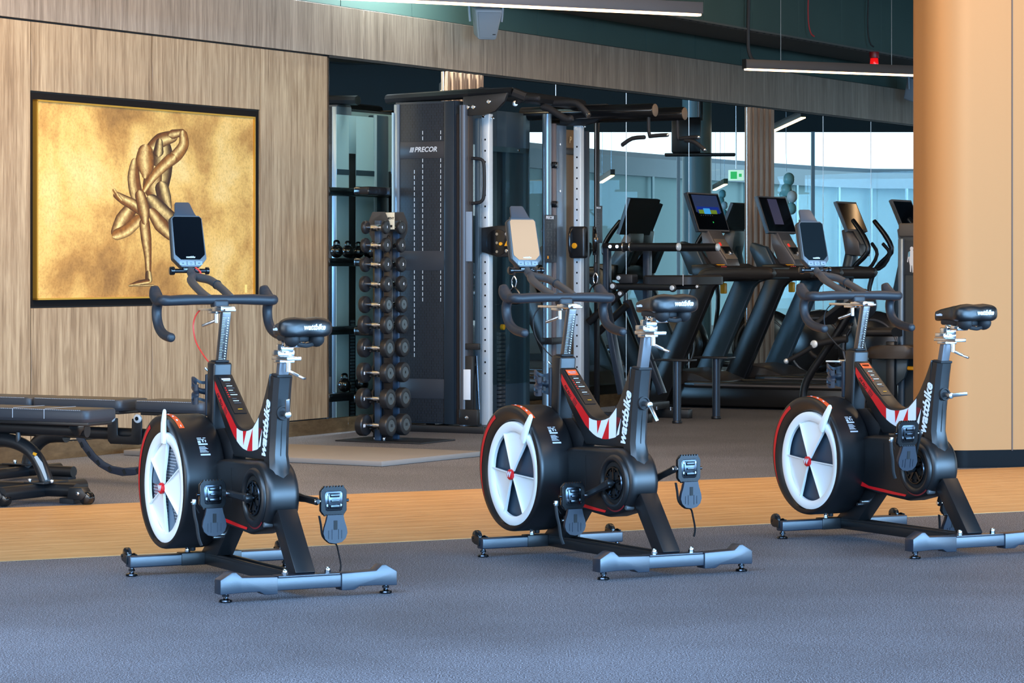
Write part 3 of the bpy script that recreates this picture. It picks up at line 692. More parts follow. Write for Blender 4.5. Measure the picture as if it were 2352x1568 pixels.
def col_prism(lo, hi, hw0, hw1, bev=.008):      # tapering rectangular column between two (x0, x1, z) levels
    b = B(); t = bmesh.new()
    A = [t.verts.new(p) for p in ((lo[0], -hw0, lo[2]), (lo[1], -hw0, lo[3]), (lo[1], hw0, lo[3]), (lo[0], hw0, lo[2]))]
    C = [t.verts.new(p) for p in ((hi[0], -hw1, hi[2]), (hi[1], -hw1, hi[3]), (hi[1], hw1, hi[3]), (hi[0], hw1, hi[2]))]
    t.faces.new(A[::-1]); t.faces.new(C)
    for i in range(4): t.faces.new((A[i], A[(i + 1) % 4], C[(i + 1) % 4], C[i]))
    bmesh.ops.recalc_face_normals(t, faces=t.faces); return b._merge(t, bev, 3)
def seat_column():
    b = B(); rings = []
    lv = [(.60, .700, .235, .024), (.60, .742, .28, .040), (.60, .766, .335, .048), (.62, .762, .39, .048), (.635, .737, .44, .042), (.648, .722, .50, .038), (.662, .730, .58, .037), (.674, .742, .66, .037), (.688, .752, .73, .037), (.700, .764, .789, .037)]
    for x0, x1, z, hw in lv:
        c = (x0 + x1) / 2; hx = (x1 - x0) / 2; ch = .014
        dz = lambda x: (x - c) * (-.12 if z > .7 else 0)
        pts = [(x0 + ch, -hw), (x1 - ch * 1.4, -hw), (x1 - .003, -hw + ch * 1.2), (x1, 0), (x1 - .003, hw - ch * 1.2), (x1 - ch * 1.4, hw), (x0 + ch, hw), (x0, hw - ch), (x0, -hw + ch)]
        rings.append([(x, y, z + dz(x)) for x, y in pts])
    return b.loft(rings)
def crank_cover():
    pts = [(.18, .445), (.30, .462), (.60, .474)] + arc(.64, .346, .130, 88, -68, 16)[0:] + [(.56, .196), (.45, .203), (.36, .212), (.262, .225), (.18, .24)]
    b = B(); n = len(pts); cx, cz = .50, .335
    def ring(off, y): 
        out = []
        for x, z in pts:
            v = Vector((x - cx, z - cz)); L = v.length; w = v * ((L - off) / L); out.append((cx + w.x, y, cz + w.y))
        return out
    return b.loft([ring(.05, -.071), ring(.028, -.071), ring(.016, -.0685), ring(.007, -.062), ring(.002, -.052), ring(0, -.04), ring(0, .035), ring(.003, .047), ring(.012, .058), ring(.03, .063), ring(.05, .063)])
BB = (.640, .338)
def crank_arm(a, side):
    a = radians(a); y = side * .094; e = Vector((BB[0] + .1725 * cos(a), side * .106, BB[1] + .1725 * sin(a))); o = Vector((BB[0], y, BB[1]))
    b = B(); b.beam(o, e, .026, .013, bev=.003, up=(0, side, 0)) if False else None
    d = (e - o).normalized(); up = d.cross(Vector((0, 1, 0))).normalized()
    rings = []
    for t, w, th in ((-.02, .012, .009), (0, .018, .011), (.12, .0165, .010), (.5, .0125, .008), (.88, .0135, .0075), (1, .0145, .0075), (1.07, .008, .006)):
        p = o + (e - o) * t; rings.append([tuple(p + up * w * s1 + Vector((0, th * s2, 0))) for s1, s2 in ((-1, -.4), (-.6, -1), (.6, -1), (1, -.4), (1, .4), (.6, 1), (-.6, 1), (-1, .4))])
    b.loft(rings); b.cyl(o - Vector((0, side * .012, 0)), o + Vector((0, side * .016, 0)), .014, bev=.002)
    return b, e
def pedal(parent, e, side, strap):
    p = bpy.data.objects.new('pedal', BC.get('pedal_body')); 
    if p.data is None:
        bpy.data.objects.remove(p)
        b = B(); oc = [(.040, .052), (.052, .036), (.052, -.036), (.040, -.052), (-.040, -.052), (-.052, -.036), (-.052, .036), (-.040, .052)]
        ic = [(x * .66, z * .68) for x, z in oc]; t = bmesh.new()
        for h0, h1 in ((-.009, .009),):
            A = [t.verts.new((h1, x, z)) for x, z in oc]; I = [t.verts.new((h1, x, z)) for x, z in ic]; A2 = [t.verts.new((h0, x, z)) for x, z in oc]; I2 = [t.verts.new((h0, x, z)) for x, z in ic]
            for i in range(8):
                j = (i + 1) % 8; t.faces.new((A[i], A[j], I[j], I[i])); t.faces.new((A2[i], I2[i], I2[j], A2[j])); t.faces.new((A[i], A2[i], A2[j], A[j])); t.faces.new((I[i], I[j], I2[j], I2[i]))
        bmesh.ops.recalc_face_normals(t, faces=t.faces); b._merge(t, .0015, 1)
        for i in range(7): b.box((.006, -.036 + i * .012, .053), (.010, .006, .005)).box((.006, -.036 + i * .012, -.053), (.010, .006, .005))
        b.box((0, 0, .017), (.012, .086, .007)).box((0, 0, -.017), (.012, .086, .007))
        p = part('pedal', b, M_GLOSS, parent); BC['pedal_body'] = p.data
    else: COL.objects.link(p); p.parent = parent
    p.location = (e.x, e.y + side * .064, e.z)
    cpart('cleat', 'clip_mechanism', lambda: B().box((.002, 0, 0), (.014, .072, .074), bev=.003).box((.006, 0, 0), (.016, .05, .058), bev=.003).box((.017, 0, .020), (.010, .036, .012), bev=.002).box((.017, 0, -.020), (.010, .036, .012), bev=.002).box((.019, 0, 0), (.006, .030, .007), bev=.001).cyl((0, -.062, 0), (0, .062, 0), .006), M_DSTEEL, p)
    cpart('pins', 'pins', lambda: B().cyl((.008, -.026, .024), (.012, -.026, .024), .005, n=10).cyl((.008, .026, .024), (.012, .026, .024), .005, n=10).cyl((.008, -.026, -.016), (.012, -.026, -.016), .005, n=10).cyl((.008, .026, -.016), (.012, .026, -.016), .005, n=10), M_CHROME, p)['kind'] = 'stuff'
    cage = [(-.032, -.050), (.032, -.050), (.037, -.072), (.046, -.098), (.049, -.118), (.042, -.138), (.026, -.152), (0, -.157), (-.026, -.152), (-.042, -.138), (-.049, -.118), (-.046, -.098), (-.037, -.072)]
    def mk():
        b = B(); rings = []
        for k, (dx, s_) in enumerate(((.0, .80), (.014, .92), (.026, 1.0), (.030, .98), (.030, .86))): rings.append([(dx - .006, x * s_, -.105 + (z + .105) * s_) for x, z in cage])
        b.loft(rings)
        for x in (-.026, -.013, .013, .026): b.box((.0245, x, -.122), (.003, .0028, .044 - abs(x) * .5))
        b.box((.0235, 0, -.088), (.004, .014, .034), mi=1)
        return b
    cpart('cage', 'toe_cage', mk, [mat('toe_cage_plastic', (26, 32, 44), .42), M_DARK], p)
    L = .115 if strap > 1 else .05
    if strap: cpart(('strap', strap, side), 'strap', lambda: B().tube([(-.010, -.048, -.07), (-.016, -.058, -.05), (-.016, -.066, -.03), (-.01, -.070, -.045), (-.004, -.068, -.08), (0, -.062, -.11), (.002, -.055, -.16), (.006, -.045, -.19)] if side < 0 else [(-.012, -.05, -.055), (-.014, -.042, -.09), (-.012, -.036, -.13), (-.006, -.012, -.155), (0, .012, -.160), (.004, .020, -.19), (.004, .030, -.24), (.0, .026, -.155 - L)], .0065, n=8, flat=.25), M_RUBBER, p)
    if side < 0: cpart('buckle', 'buckle', lambda: B().box((-.012, -.068, -.028), (.010, .016, .022), bev=.002).cyl((-.012, -.080, -.03), (-.012, -.06, -.02), .003, n=8), M_STEEL, p)
    return p
def handlebar():
    b = B(); z = 1.063; x = .112
    b.tube([(x, -.21, z - .001), (x, -.14, z + .002), (x, -.06, z + .003), (x, 0, z + .003), (x, .06, z + .003), (x, .14, z + .002), (x, .21, z - .001)], [.0195, .021, .0185, .0185, .0185, .021, .0195], n=16)
    for s in (-1, 1):
        b.tube([(x, s * .20, z - .001), (x - .004, s * .222, z), (x - .022, s * .230, z), (.055, s * .230, z - .006), (.035, s * .230, z - .035), (.040, s * .230, z - .075), (.066, s * .230, z - .108), (.110, s * .231, z - .128), (.160, s * .232, z - .137), (.196, s * .232, z - .140)], [.0195, .021, .0205, .020, .0195, .019, .019, .019, .0185, .018], n=16, round_end=True)
        b.tube([(.075, s * .230, z - .004), (.045, s * .230, z + .004), (.018, s * .229, z + .022), (.006, s * .228, z + .042)], [.020, .0255, .0255, .020], n=16, round_end=True)
    b.box((x - .002, 0, z - .014), (.052, .062, .034), bev=.010, seg=3)
    return b
def aero():
    b = B()
    for s in (-1, 1): b.tube([(.118, s * .046, 1.070), (.06, s * .050, 1.088), (0, s * .050, 1.108), (-.06, s * .046, 1.128), (-.105, s * .036, 1.142), (-.150, s * .012, 1.150), (-.178, 0, 1.158)], [.0155, .0155, .0155, .0165, .017, .017, .016], n=14)
    b.tube([(-.165, 0, 1.152), (-.195, 0, 1.165), (-.215, 0, 1.185)], [.018, .017, .015], n=14)
    return b
def bevelled_face(w0, w1, h, cut, r=.012):      # outline of the screen unit in its own plane (y across, z up)
    return [(-w1 + cut * .9, 0), (w1 - cut * .9, 0), (w1, cut), (w0, h - r), (w0 - r, h), (-w0 + r, h), (-w0, h - r), (-w1, cut)]
def tablet(t, key):
    p = bpy.data.objects.new('display_unit', None); 
    M = Matrix.Translation((-.196, 0, 1.192)) @ Matrix.Rotation(radians(-15), 4, 'Y')
    def tr(b, M=M): bmesh.ops.transform(b.bm, matrix=M, verts=b.bm.verts); return b
    body = cpart('tab_body', 'display_unit', lambda: tr(B().prism(bevelled_face(.067, .0715, .214, .036), -.036, -.008, 'x', bev=.006, seg=3)), M_TABS, t)
    cpart('tab_bezel', 'display_bezel', lambda: tr(B().prism(bevelled_face(.0650, .0695, .212, .034), -.009, -.001, 'x', bev=.003)), M_TABG, body)
    scr = [(-.040, .030), (.040, .030), (.0615, .050), (.0625, .060), (.0605, .198), (.054, .206), (-.054, .206), (-.0605, .198), (-.0625, .060), (-.0615, .050)]
    cpart('tab_scr', 'screen', lambda: tr(B().prism(scr, -.0012, .0008, 'x')), M_SCREEN, body)
    text('logo_text', 'wattbike', .011, M @ basis((.0014, 0, .040), (0, 1, 0), (0, 0, 1)), M_DECALW, body, .3, .02, ext=.0001)
    def keys():
        b = B()
        for y in (-.034, 0, .034): b.box((.0002, y, .0155), (.0022, .028, .016), bev=.0008)
        return tr(b)
    cpart('tab_keys', 'key', keys, mat('key_grey', (134, 142, 152), .4), body)['kind'] = 'stuff'
    def marks():
        b = B(); b.torus((.0016, 0, .0145), (1, 0, 0), .004, .0005, 16, 6)
        for y in (-.034, .034): b.box((.0016, y, .0155), (.0008, .009, .0012)).box((.0016, y, .013), (.0008, .009, .0012))
        return tr(b)
    cpart('tab_marks', 'key_print', marks, M_DARK, body)['kind'] = 'stuff'
    visor = [(-.046, .0), (.046, .0), (.041, .012), (.030, .062), (.024, .067), (-.028, .067), (-.033, .062), (-.043, .012)]
    cpart('tab_visor', 'visor', lambda: B().prism([(y * 1, z) for y, z in visor], -.006, .004, 'x', bev=.0025)._tr(Matrix.Translation((-.262, 0, 1.393)) @ Matrix.Rotation(radians(-34), 4, 'Y')), mat('visor_grey', (56, 60, 66), .45), body)
    cpart('tab_hinge', 'visor_hinge', lambda: tr(B().box((-.02, -.012, .219), (.016, .070, .012), bev=.003)), M_TABS, body)
    cpart('tab_mount', 'mount', lambda: B().cyl((-.212, -.072, 1.176), (-.212, .072, 1.176), .009, n=14).cyl((-.212, -.084, 1.176), (-.212, -.066, 1.176), .017, n=18, bev=.003).cyl((-.212, .066, 1.176), (-.212, .080, 1.176), .015, n=18, bev=.003).box((-.214, 0, 1.182), (.022, .06, .02), bev=.004), M_GLOSS, body)
    return body
B._tr = lambda s, M: (bmesh.ops.transform(s.bm, matrix=M, verts=s.bm.verts), s)[1]
def saddle(t, zs, key):
    sx = .735 + (zs - .79) * .27      # top of the seat post leans back with height
    o = bpy.data.objects.new('saddle_root', None)
    def mk():
        b = B(); rings = []
        S_ = [(-.150, .010, .012, -.012), (-.140, .022, .020, -.010), (-.105, .027, .024, -.006), (-.055, .031, .027, -.003), (-.005, .042, .030, 0), (.040, .068, .033, 0), (.075, .092, .035, .001), (.105, .103, .036, .002), (.128, .099, .034, .002), (.142, .082, .028, 0), (.149, .052, .018, -.002)]
        for x, w, h, dz in S_:
            ring_ = []
            for i in range(28):
                a = 2 * pi * i / 28; y = w * (abs(cos(a)) ** .62) * (1 if cos(a) > 0 else -1); z = h * (abs(sin(a)) ** .62) * (1 if sin(a) > 0 else -.85)
                if sin(a) > 0 and abs(y) < .02 and x > -.12: z -= .004 * (1 - abs(y) / .02)
                if sin(a) < 0 and x > .05: z += .006 * max(0, 1 - abs(y) / .05)
                ring_.append((x, y, z + dz))
            rings.append(ring_)
        return b.loft(rings)
    s = cpart('saddle', 'saddle', mk, M_SHELL, t, smooth=70); s.location = (sx + .09, 0, zs + .122); s.scale = (1, 1, 1.18)
    cpart('saddle_pan', 'underside', lambda: B().sphere((.10, -.048, -.030), .03, (1.3, .95, .85)).sphere((.10, .048, -.030), .03, (1.3, .95, .85)).box((.0, 0, -.03), (.2, .05, .02), bev=.008).tube([(.11, -.03, -.046), (.118, 0, -.050), (.11, .03, -.046)], .007, n=8), M_RUBBER, s)
    cpart('clampc', 'clamp_block', lambda: B().box((0, 0, .048), (.05, .05, .03), bev=.004).cyl((0, 0, .02), (0, 0, .075), .013, n=16), M_CHROME, t).location = (sx + .012, 0, zs)
    cpart('saddle_rail', 'rails', lambda: B().tube([(-.10, -.012, -.03), (-.03, -.022, -.048), (.03, -.022, -.048), (.09, -.03, -.036)], .0035, n=8).tube([(-.10, .012, -.03), (-.03, .022, -.048), (.03, .022, -.048), (.09, .03, -.036)], .0035, n=8).box((0, 0, -.05), (.05, .056, .018), bev=.004).cyl((-.07, 0, -.078), (-.07, 0, -.045), .016, n=16), M_CHROME, s)
    text('logo_text', 'wattbike', .024, basis((.1502, .018, .006), (0, 1, 0), (.0, 0, 1)), M_DECALW, s, .3, .03, ext=.004)
    text('logo_text', 'wattbike', .012, basis((-.10, -.0285, -.004), (1, 0, 0), (0, 0, 1)), M_DECALW, s, .3, .02, ext=.002)
    pc = cpart(('spost', key), 'seat_post', lambda: B().beam((.712, 0, .70), (sx, 0, zs + .004), .030, .040, bev=.003, up=(0, 1, 0)), mat('seat_post_metal', (126, 126, 130), .42, .85), t)
    cpart('seat_slide', 'seat_slide', lambda: B().box((.03, 0, 0), (.15, .056, .014), bev=.002).box((.0, 0, .018), (.062, .066, .022), bev=.003).box((.01, .0, -.012), (.06, .058, .012), bev=.002), mat('machined_aluminium', (226, 228, 230), .22, 1), t).location = (sx - .005, 0, zs + .012)
    lv = cpart('seat_lever', 'clamp_lever', lambda: B().cyl((0, 0, 0), (0, 0, -.034), .010, n=14).beam((-.004, -.004, -.026), (.03, .03, -.048), .014, .012, bev=.003).beam((.03, .03, -.048), (.05, .045, -.058), .019, .010, bev=.003), M_STEEL, t); lv.location = (sx + .045, .0, zs - .004)
def bike(i, label, crank, zs, fanrot, knob, red_cable, cage, topred):
    x0, y0, dg = BIKES[i]
    t = thing('exercise_bike', label, 'exercise bike', (x0, y0, 0), dg, 'black indoor exercise bikes with white fan wheels')
    # base
    cpart('beam', 'base_beam', lambda: B().bb((.03, -.030, .034), (.935, .030, .074), bev=.003).bb((.03, -.030, .07), (.935, -.018, .083), bev=.003).bb((.03, .018, .07), (.935, .030, .083), bev=.003), M_BLACK, t)
    cpart('fbar', 'front_bar', lambda: B().bb((-.026, -.335, .034), (.026, .335, .078), bev=.005, seg=3), M_BARS, t)
    cpart('fplate', 'front_bracket', lambda: B().bb((-.029, -.125, .033), (.029, .125, .082), bev=.003), M_TUBE, t)
    cpart('rbar', 'rear_bar', lambda: B().bb((.940, -.30, .034), (.990, .30, .080), bev=.004), M_BARS, t)
    cpart('rplate', 'rear_bracket', lambda: B().bb((.930, -.12, .080), (.990, .12, .085), bev=.001), M_BARS, t)
    shoe = [(.345, .030), (.345, .082), (.30, .108), (.285, .108), (.262, .088), (.125, .084), (.125, .022), (.175, .022), (.195, .034), (.26, .034)]
    for s in (-1, 1):
        cpart(('shoe', s), 'end_shoe', lambda s=s: B().prism([(y * s, z) for y, z in shoe], .936, .996, 'x', bev=.003), M_BARS, t)
        foot(t, .965, s * .313, .036, 'r'); foot(t, 0, s * .319, .036, 'f')
        nut(t, 0, s * .091, .080); nut(t, .962, s * .084, .085)
        cpart(('fw', s), 'transport_wheel', lambda s=s: B().cyl((-.055, s * .318 - .011, .076), (-.055, s * .318 + .011, .076), .030, bev=.006, n=28), M_GLOSS, t)
        cpart(('fwb', s), 'wheel_bracket', lambda s=s: B().prism([(.0, .045), (.0, .082), (-.03, .086), (-.060, .078), (-.064, .070), (-.058, .058)], s * .338 - .002, s * .338 + .002, 'y').prism([(.0, .045), (.0, .082), (-.03, .086), (-.060, .078), (-.064, .070), (-.058, .058)], s * .298 - .002, s * .298 + .002, 'y').cyl((-.055, s * .296, .076), (-.055, s * .342, .076), .006, n=10), M_GLOSS, t)
    cpart('fstrut', 'front_strut', lambda: B().prism([(.0, .08), (.165, .08), (.33, .235), (.20, .235)], -.034, .034, 'y', bev=.003), M_BLACK, t)
    cpart('fstrutp', 'adjuster_pin', lambda: B().cyl((.20, -.034, .155), (.20, -.062, .155), .007, n=12).cyl((.245, -.034, .17), (.245, -.075, .17), .008, n=12), M_STEEL, t)
    cpart('rstrut', 'rear_strut', lambda: B().prism([(.695, .26), (.80, .285), (.792, .262), (.942, .083), (.868, .083)], -.036, .036, 'y', bev=.003, ang=40) if False else B().beam((.758, 0, .285), (.930, 0, .070), .066, .078, bev=.003, up=(0, 1, 0)), M_TUBE, t)
    # fan
    h = cpart('housing', 'fan_housing', housing, M_SHELL, t, smooth=50)
    cpart('hbolt', 'housing_bolt', lambda: B().cyl((.018, -.077, .088), (.018, -.077, .112), .012, bev=.004), M_RUBBER, h)
    def stripe():
        t_ = bmesh.new(); A = []
        for k in range(31):
            a = radians(118 + 96 * k / 30); w = .016 * min(1, (30 - k) / 14) + .001
            r1 = .2455; r0 = r1 - w; A.append([t_.verts.new((HC[0] + r * cos(a), -.2031, HC[1] + r * sin(a) * (.985 if a < pi else 1))) for r in (r0, r1)])
        for k in range(30):
            t_.faces.new((A[k][0], A[k + 1][0], A[k + 1][1], A[k][1]))
        bmesh.ops.recalc_face_normals(t_, faces=t_.faces); return B()._merge(t_)
    cpart('stripe', 'red_stripe', stripe, M_RED, h, label='red curved stripe')
    def scale_strip():
        t_ = bmesh.new(); A = []
        for k in range(15):
            a = radians(54 + 38 * k / 14); r = .2637; rr = r * (1 + .045 * max(0, cos(a)) ** 2); A.append([t_.verts.new((HC[0] + rr * cos(a), y, HC[1] + rr * sin(a) * .985)) for y in (-.184, -.162)])
        for k in range(14): t_.faces.new((A[k][0], A[k + 1][0], A[k + 1][1], A[k][1]))
        g2 = bmesh.ops.extrude_face_region(t_, geom=list(t_.faces)); bmesh.ops.translate(t_, vec=(-.0004, 0, -.001), verts=[v for v in g2['geom'] if isinstance(v, bmesh.types.BMVert)])
        bmesh.ops.recalc_face_normals(t_, faces=t_.faces); return B()._merge(t_)
    sc_ = cpart('scale', 'resistance_scale', scale_strip, M_ORANGE, h, label='orange resistance number strip')
    for k, ch in enumerate('1357'):
        a = radians(57 + 10 * k); rr = .2642 * (1 + .045 * max(0, cos(a)) ** 2)
        text('scale_number', ch, .016, basis((HC[0] + rr * cos(a), -.173, HC[1] + rr * sin(a) * .985), (0, 1, 0), (-sin(a), 0, cos(a))), M_DECALW, sc_.parent, 0, .02, ext=.0006)
    def spec_label():
        b = B(); rr = .2732
        def seg(a0, a1, y0, y1):
            a0, a1 = 33 + (a0 - 33) * .8, 33 + (a1 - 33) * .8; y0, y1 = -.112 + (y0 + .112) * .8, -.112 + (y1 + .112) * .8
            t_ = bmesh.new(); A = []
            for k in range(4):
                a = radians(a0 + (a1 - a0) * k / 3); r_ = .2626 * (1 + .045 * max(0, cos(a)) ** 2); A.append([t_.verts.new((HC[0] + r_ * cos(a), y, HC[1] + r_ * sin(a) * (.985 if a > 0 else 1))) for y in (y0, y1)])
            for k in range(3): t_.faces.new((A[k][0], A[k + 1][0], A[k + 1][1], A[k][1]))
            bmesh.ops.recalc_face_normals(t_, faces=t_.faces); b._merge(t_)
        seg(22.5, 24.3, -.135, -.085); seg(34.6, 36.6, -.135, -.088); seg(37, 40, -.135, -.120); seg(41, 42, -.135, -.100)
        for k in range(6): seg(26 + k * 1.25, 26.6 + k * 1.25, -.135, -.092 - .006 * (k % 3))
        seg(43, 44, -.135, -.112); seg(43, 44, -.105, -.09); seg(38, 41, -.112, -.105); seg(38, 41, -.098, -.092)
        return b
    cpart('spec', 'specification_label', spec_label, mat('print_grey_white', (190, 194, 200), .5), h, label='white printed specification label')['kind'] = 'stuff'
    cpart('innerdisc', 'inner_disc', lambda: B().cyl((RC[0], -.17, RC[1]), (RC[0], -.174, RC[1]), .20, n=48), mat('fan_inner', (52, 66, 80) if fanrot == 0 else (52, 66, 80), .4), h)
    wheel = cpart(('ring', 0), 'fan_wheel', lambda: fan_ring(0), M_WHITE, t, smooth=45)
    cpart(('web', fanrot), 'fan_web', lambda: fan_web(fanrot), M_WHITE, wheel, label='three pale fan sectors')
    cpart(('lever', fanrot), 'resistance_lever', lambda: lever(fanrot), M_WHITE, wheel)
    if fanrot:
        cpart('hexg', 'hexagon_grille', hexgrid, mat('grille_white', (196, 202, 210), .4), h, label='hexagonal mesh behind the fan sectors')['kind'] = 'stuff'
        cpart('redfan', 'red_inner_liner', lambda: B().prism([(RC[0], RC[1])] + arc(RC[0], RC[1], .172, 176, 206, 8), -.1745, -.176, 'y'), M_DRED, h)  # plain dark red sector inside the fan, behind the grille
        cpart('shutter', 'grey_shutter', lambda: B().prism([(RC[0], RC[1])] + arc(RC[0], RC[1], .174, 150, 178, 8), -.181, -.183, 'y').prism([(RC[0], RC[1])] + arc(RC[0], RC[1], .174, 28, 48, 8), -.181, -.183, 'y').prism([(RC[0], RC[1])] + arc(RC[0], RC[1], .174, 270, 300, 8), -.181, -.183, 'y'), mat('shutter_blue', (86, 104, 122), .4), h)
    hubm = cpart('hub', 'hub_badge', lambda: B().lathe([(0, .0), (.022, 0), (.022, .010), (.018, .014), (0, .015)], (RC[0] - .002, -.204, RC[1] - .003), (0, -1, 0), 24), M_RED, wheel, label='round red hub badge')
    text('hub_letter', 'W', .032, basis((RC[0] - .002, -.2192, RC[1] - .003), (1, 0, 0), (0, 0, 1)), M_DECALW, wheel, .1, .03)
    # crank cover and drive
    cc = cpart('ccover', 'crank_cover', crank_cover, M_SHELL, t, smooth=50)
    cpart('ccring', 'cover_opening_rim', lambda: B().torus((BB[0], -.0705, BB[1] + .002), (0, 1, 0), .096, .015, 48, 10, flat=.9), M_SHELL, cc)
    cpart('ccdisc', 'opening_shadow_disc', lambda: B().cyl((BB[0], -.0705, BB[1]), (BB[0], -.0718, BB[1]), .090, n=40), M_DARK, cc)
    def chainring():
        b = B(); b.torus((BB[0], -.076, BB[1]), (0, 1, 0), .062, .004, 40, 6)
        for k in range(5): a = radians(72 * k + 20); b.beam((BB[0], -.076, BB[1]), (BB[0] + .062 * cos(a), -.076, BB[1] + .062 * sin(a)), .010, .005, up=(0, 1, 0))
        for k in range(10): a = radians(36 * k); b.cyl((BB[0] + .05 * cos(a), -.074, BB[1] + .05 * sin(a)), (BB[0] + .05 * cos(a), -.081, BB[1] + .05 * sin(a)), .004, n=8)
        return b
    cpart('chr', 'chainring', chainring, M_DSTEEL, cc)
    cpart('ccline', 'cover_seam', lambda: B().box((.41, -.0716, .37), (.0025, .001, .13)), M_DARK, cc)
    lowred = [(.262, .243), (.30, .236), (.38, .236), (.46, .228), (.56, .220), (.56, .207), (.45, .213), (.36, .222), (.262, .235)]
    cpart('ccred', 'red_stripe', lambda: B().prism([(.235, .262), (.30, .243), (.40, .237), (.50, .229), (.575, .224), (.566, .2155), (.47, .219), (.37, .226), (.30, .232), (.235, .240)], -.0716, -.0722, 'y'), M_RED, cc)
    cpart('ccred2', 'dark_red_stripe', lambda: B().prism([(.575, .224)] + arc(BB[0] + .004, BB[1], .128, -116, -30, 12) + arc(BB[0] + .004, BB[1], .118, -30, -112, 12), -.0716, -.0722, 'y') if False else B().prism(arc(BB[0], BB[1] + .004, .1185, -118, -50, 10) + arc(BB[0], BB[1] + .004, .110, -50, -116, 10), -.0716, -.0722, 'y'), M_DRED, cc)
    cpart('knobbb', 'cover_screw_cap', lambda: B().cyl((.716, -.030, .245), (.716, -.066, .245), .010, n=14, bev=.003), M_TABG, cc)
    cpart('axle', 'crank_axle', lambda: B().cyl((BB[0], -.10, BB[1]), (BB[0], .10, BB[1]), .010, n=14), M_DSTEEL, t)
    for s, a in ((-1, crank), (1, crank + 180)):
        b_, e = crank_arm(a, s); ca_ = part('crank_arm', b_, M_BLACK, t)
        cpart(('arm_bolt', s, round(a)), 'pedal_spindle', lambda: B().cyl((e.x, e.y - s * .012, e.z), (e.x, e.y + s * .02, e.z), .0075, n=12), M_CHROME, ca_)
        pd = pedal(t, e, s, 2 if s > 0 else 1)
        if i == 2: pd.rotation_euler.y = radians(8)
    # main frame
    mf = cpart('mframe', 'main_frame', main_frame, M_SHELL, t, smooth=40)
    cpart('hcol', 'head_column', lambda: col_prism((.058, .120, .52, .52), (.072, .150, .828, .822), .036, .038, .010), M_SHELL, t)
    cpart('hcolc', 'head_collar', lambda: B().box((.114, 0, .8275), (.056, .056, .008), bev=.003), M_RUBBER, t)
    cpart('brk', 'lower_bracket', lambda: B().prism([(.05, .45), (.05, .56), (.22, .575), (.33, .50), (.30, .44)], -.028, .028, 'y', bev=.004), M_TUBE, t)
    sc = cpart('scol', 'seat_column', seat_column, M_SHELL, t, smooth=35)
    cpart('scolc', 'seat_collar', lambda: B().box((.733, 0, .7935), (.058, .060, .010), bev=.003, ry=radians(6)), M_RUBBER, t)
    cpart('scseam', 'column_seam', lambda: B().box((.7285, .0, .56), (.003, .002, .16), ry=radians(6)), M_DARK, sc)
    redp = [(.1545, .752), (.177, .733), (.212, .704), (.254, .672), (.288, .647), (.323, .625), (.355, .601), (.380, .584), (.380, .536), (.350, .552), (.316, .580), (.281, .611), (.240, .645), (.198, .680), (.163, .708), (.152, .724)]
    cpart('dred', 'red_decal', lambda: decal(redp), M_RED, mf, label='long red decal')
    for k in range(4): cpart(('hatch', k), 'hatch_line', lambda: B().prism([(.262 + .006 * k, .660 - .006 * k), (.266 + .006 * k, .657 - .006 * k), (.247 + .006 * k, .640 - .006 * k), (.243 + .006 * k, .643 - .006 * k)], -.0372, -.0376, 'y'), M_DRED, mf)
    text('model_text', 'AIR PRO', .0185, basis((.206, -.0374, .684), (.735, 0, -.678), (.678, 0, .735)), M_DARK, mf, .2, .01)
    cpart('wbg', 'white_decal', lambda: decal([(.380, .583), (.395, .579), (.411, .576), (.444, .574), (.478, .576), (.508, .581), (.5405, .590), (.570, .611), (.597, .632), (.593, .5165), (.577, .512), (.541, .506), (.511, .503), (.481, .504), (.444, .509), (.411, .520), (.3805, .534)], -.0366), M_DECALW, mf, label='white letter W decal')
    cpart('wr1', 'red_wedge', lambda: decal([(.444, .5745), (.4785, .5765), (.448, .522)], -.0372), M_RED, mf); cpart('wr2', 'red_wedge', lambda: decal([(.5395, .588), (.537, .5052), (.511, .503), (.484, .503)], -.0372), M_RED, mf)
    cpart('wr3', 'dark_red_wedge', lambda: decal([(.5985, .596), (.632, .592), (.5985, .550)], -.0366), M_DRED, mf)
    cpart('wr4', 'white_sliver', lambda: decal([(.632, .591), (.597, .520), (.618, .527)], -.0372), M_DECALW, mf)
    text('brand_text', 'wattbike', .068, basis((.668, -.0385, .594), (.235, 0, 1), (-1, 0, .235)), M_DECALW, t, .25, .03, ext=.0006, sx=.92)
    # information sticker on the sloping top face
    def sticker(topred):
        b = B(); P = [(.162, .7685), (.246, .7025), (.330, .6355)]
        for k in range(2):
            (x0_, z0_), (x1_, z1_) = P[k], P[k + 1]
            b.poly([(x0_, -.026, z0_), (x1_, -.026, z1_), (x1_, .026, z1_), (x0_, .026, z0_)], thick=(.0006, 0, .0009))
        return b
    cpart('stick', 'information_sticker', lambda: sticker(topred), mat('sticker_black', (18, 18, 20), .4), mf)
    def onface(s_, y, w, h, m_, nm, key):      # s_ metres down the slope
        d = Vector((.789, 0, -.614)); o = Vector((.162, 0, .7685)) + d * s_ + Vector((.614, 0, .789)) * .0014
        return cpart(('st', key), nm, lambda: B().poly([o + Vector((0, y, 0)), o + Vector((0, y + w, 0)), o + Vector((0, y + w, 0)) + d * h, o + Vector((0, y, 0)) + d * h], thick=(.0002, 0, .0003)), m_, mf)
    if topred: onface(.002, -.024, .048, .034, M_ORANGE, 'sticker_header', 'hdr')
    onface(.012, -.018, .036, .008, M_DECALW, 'sticker_print', 'l0'); onface(.024, -.014, .028, .003, M_DECALW, 'sticker_print', 'l1')
    for k in range(9): onface(.042 + k * .013 + (.01 if k > 5 else 0), -.010, .018 + .010 * ((k * 7) % 3) / 2, .0032, M_DECALW if k % 2 else M_TABG, 'sticker_print', 'p%d' % k)
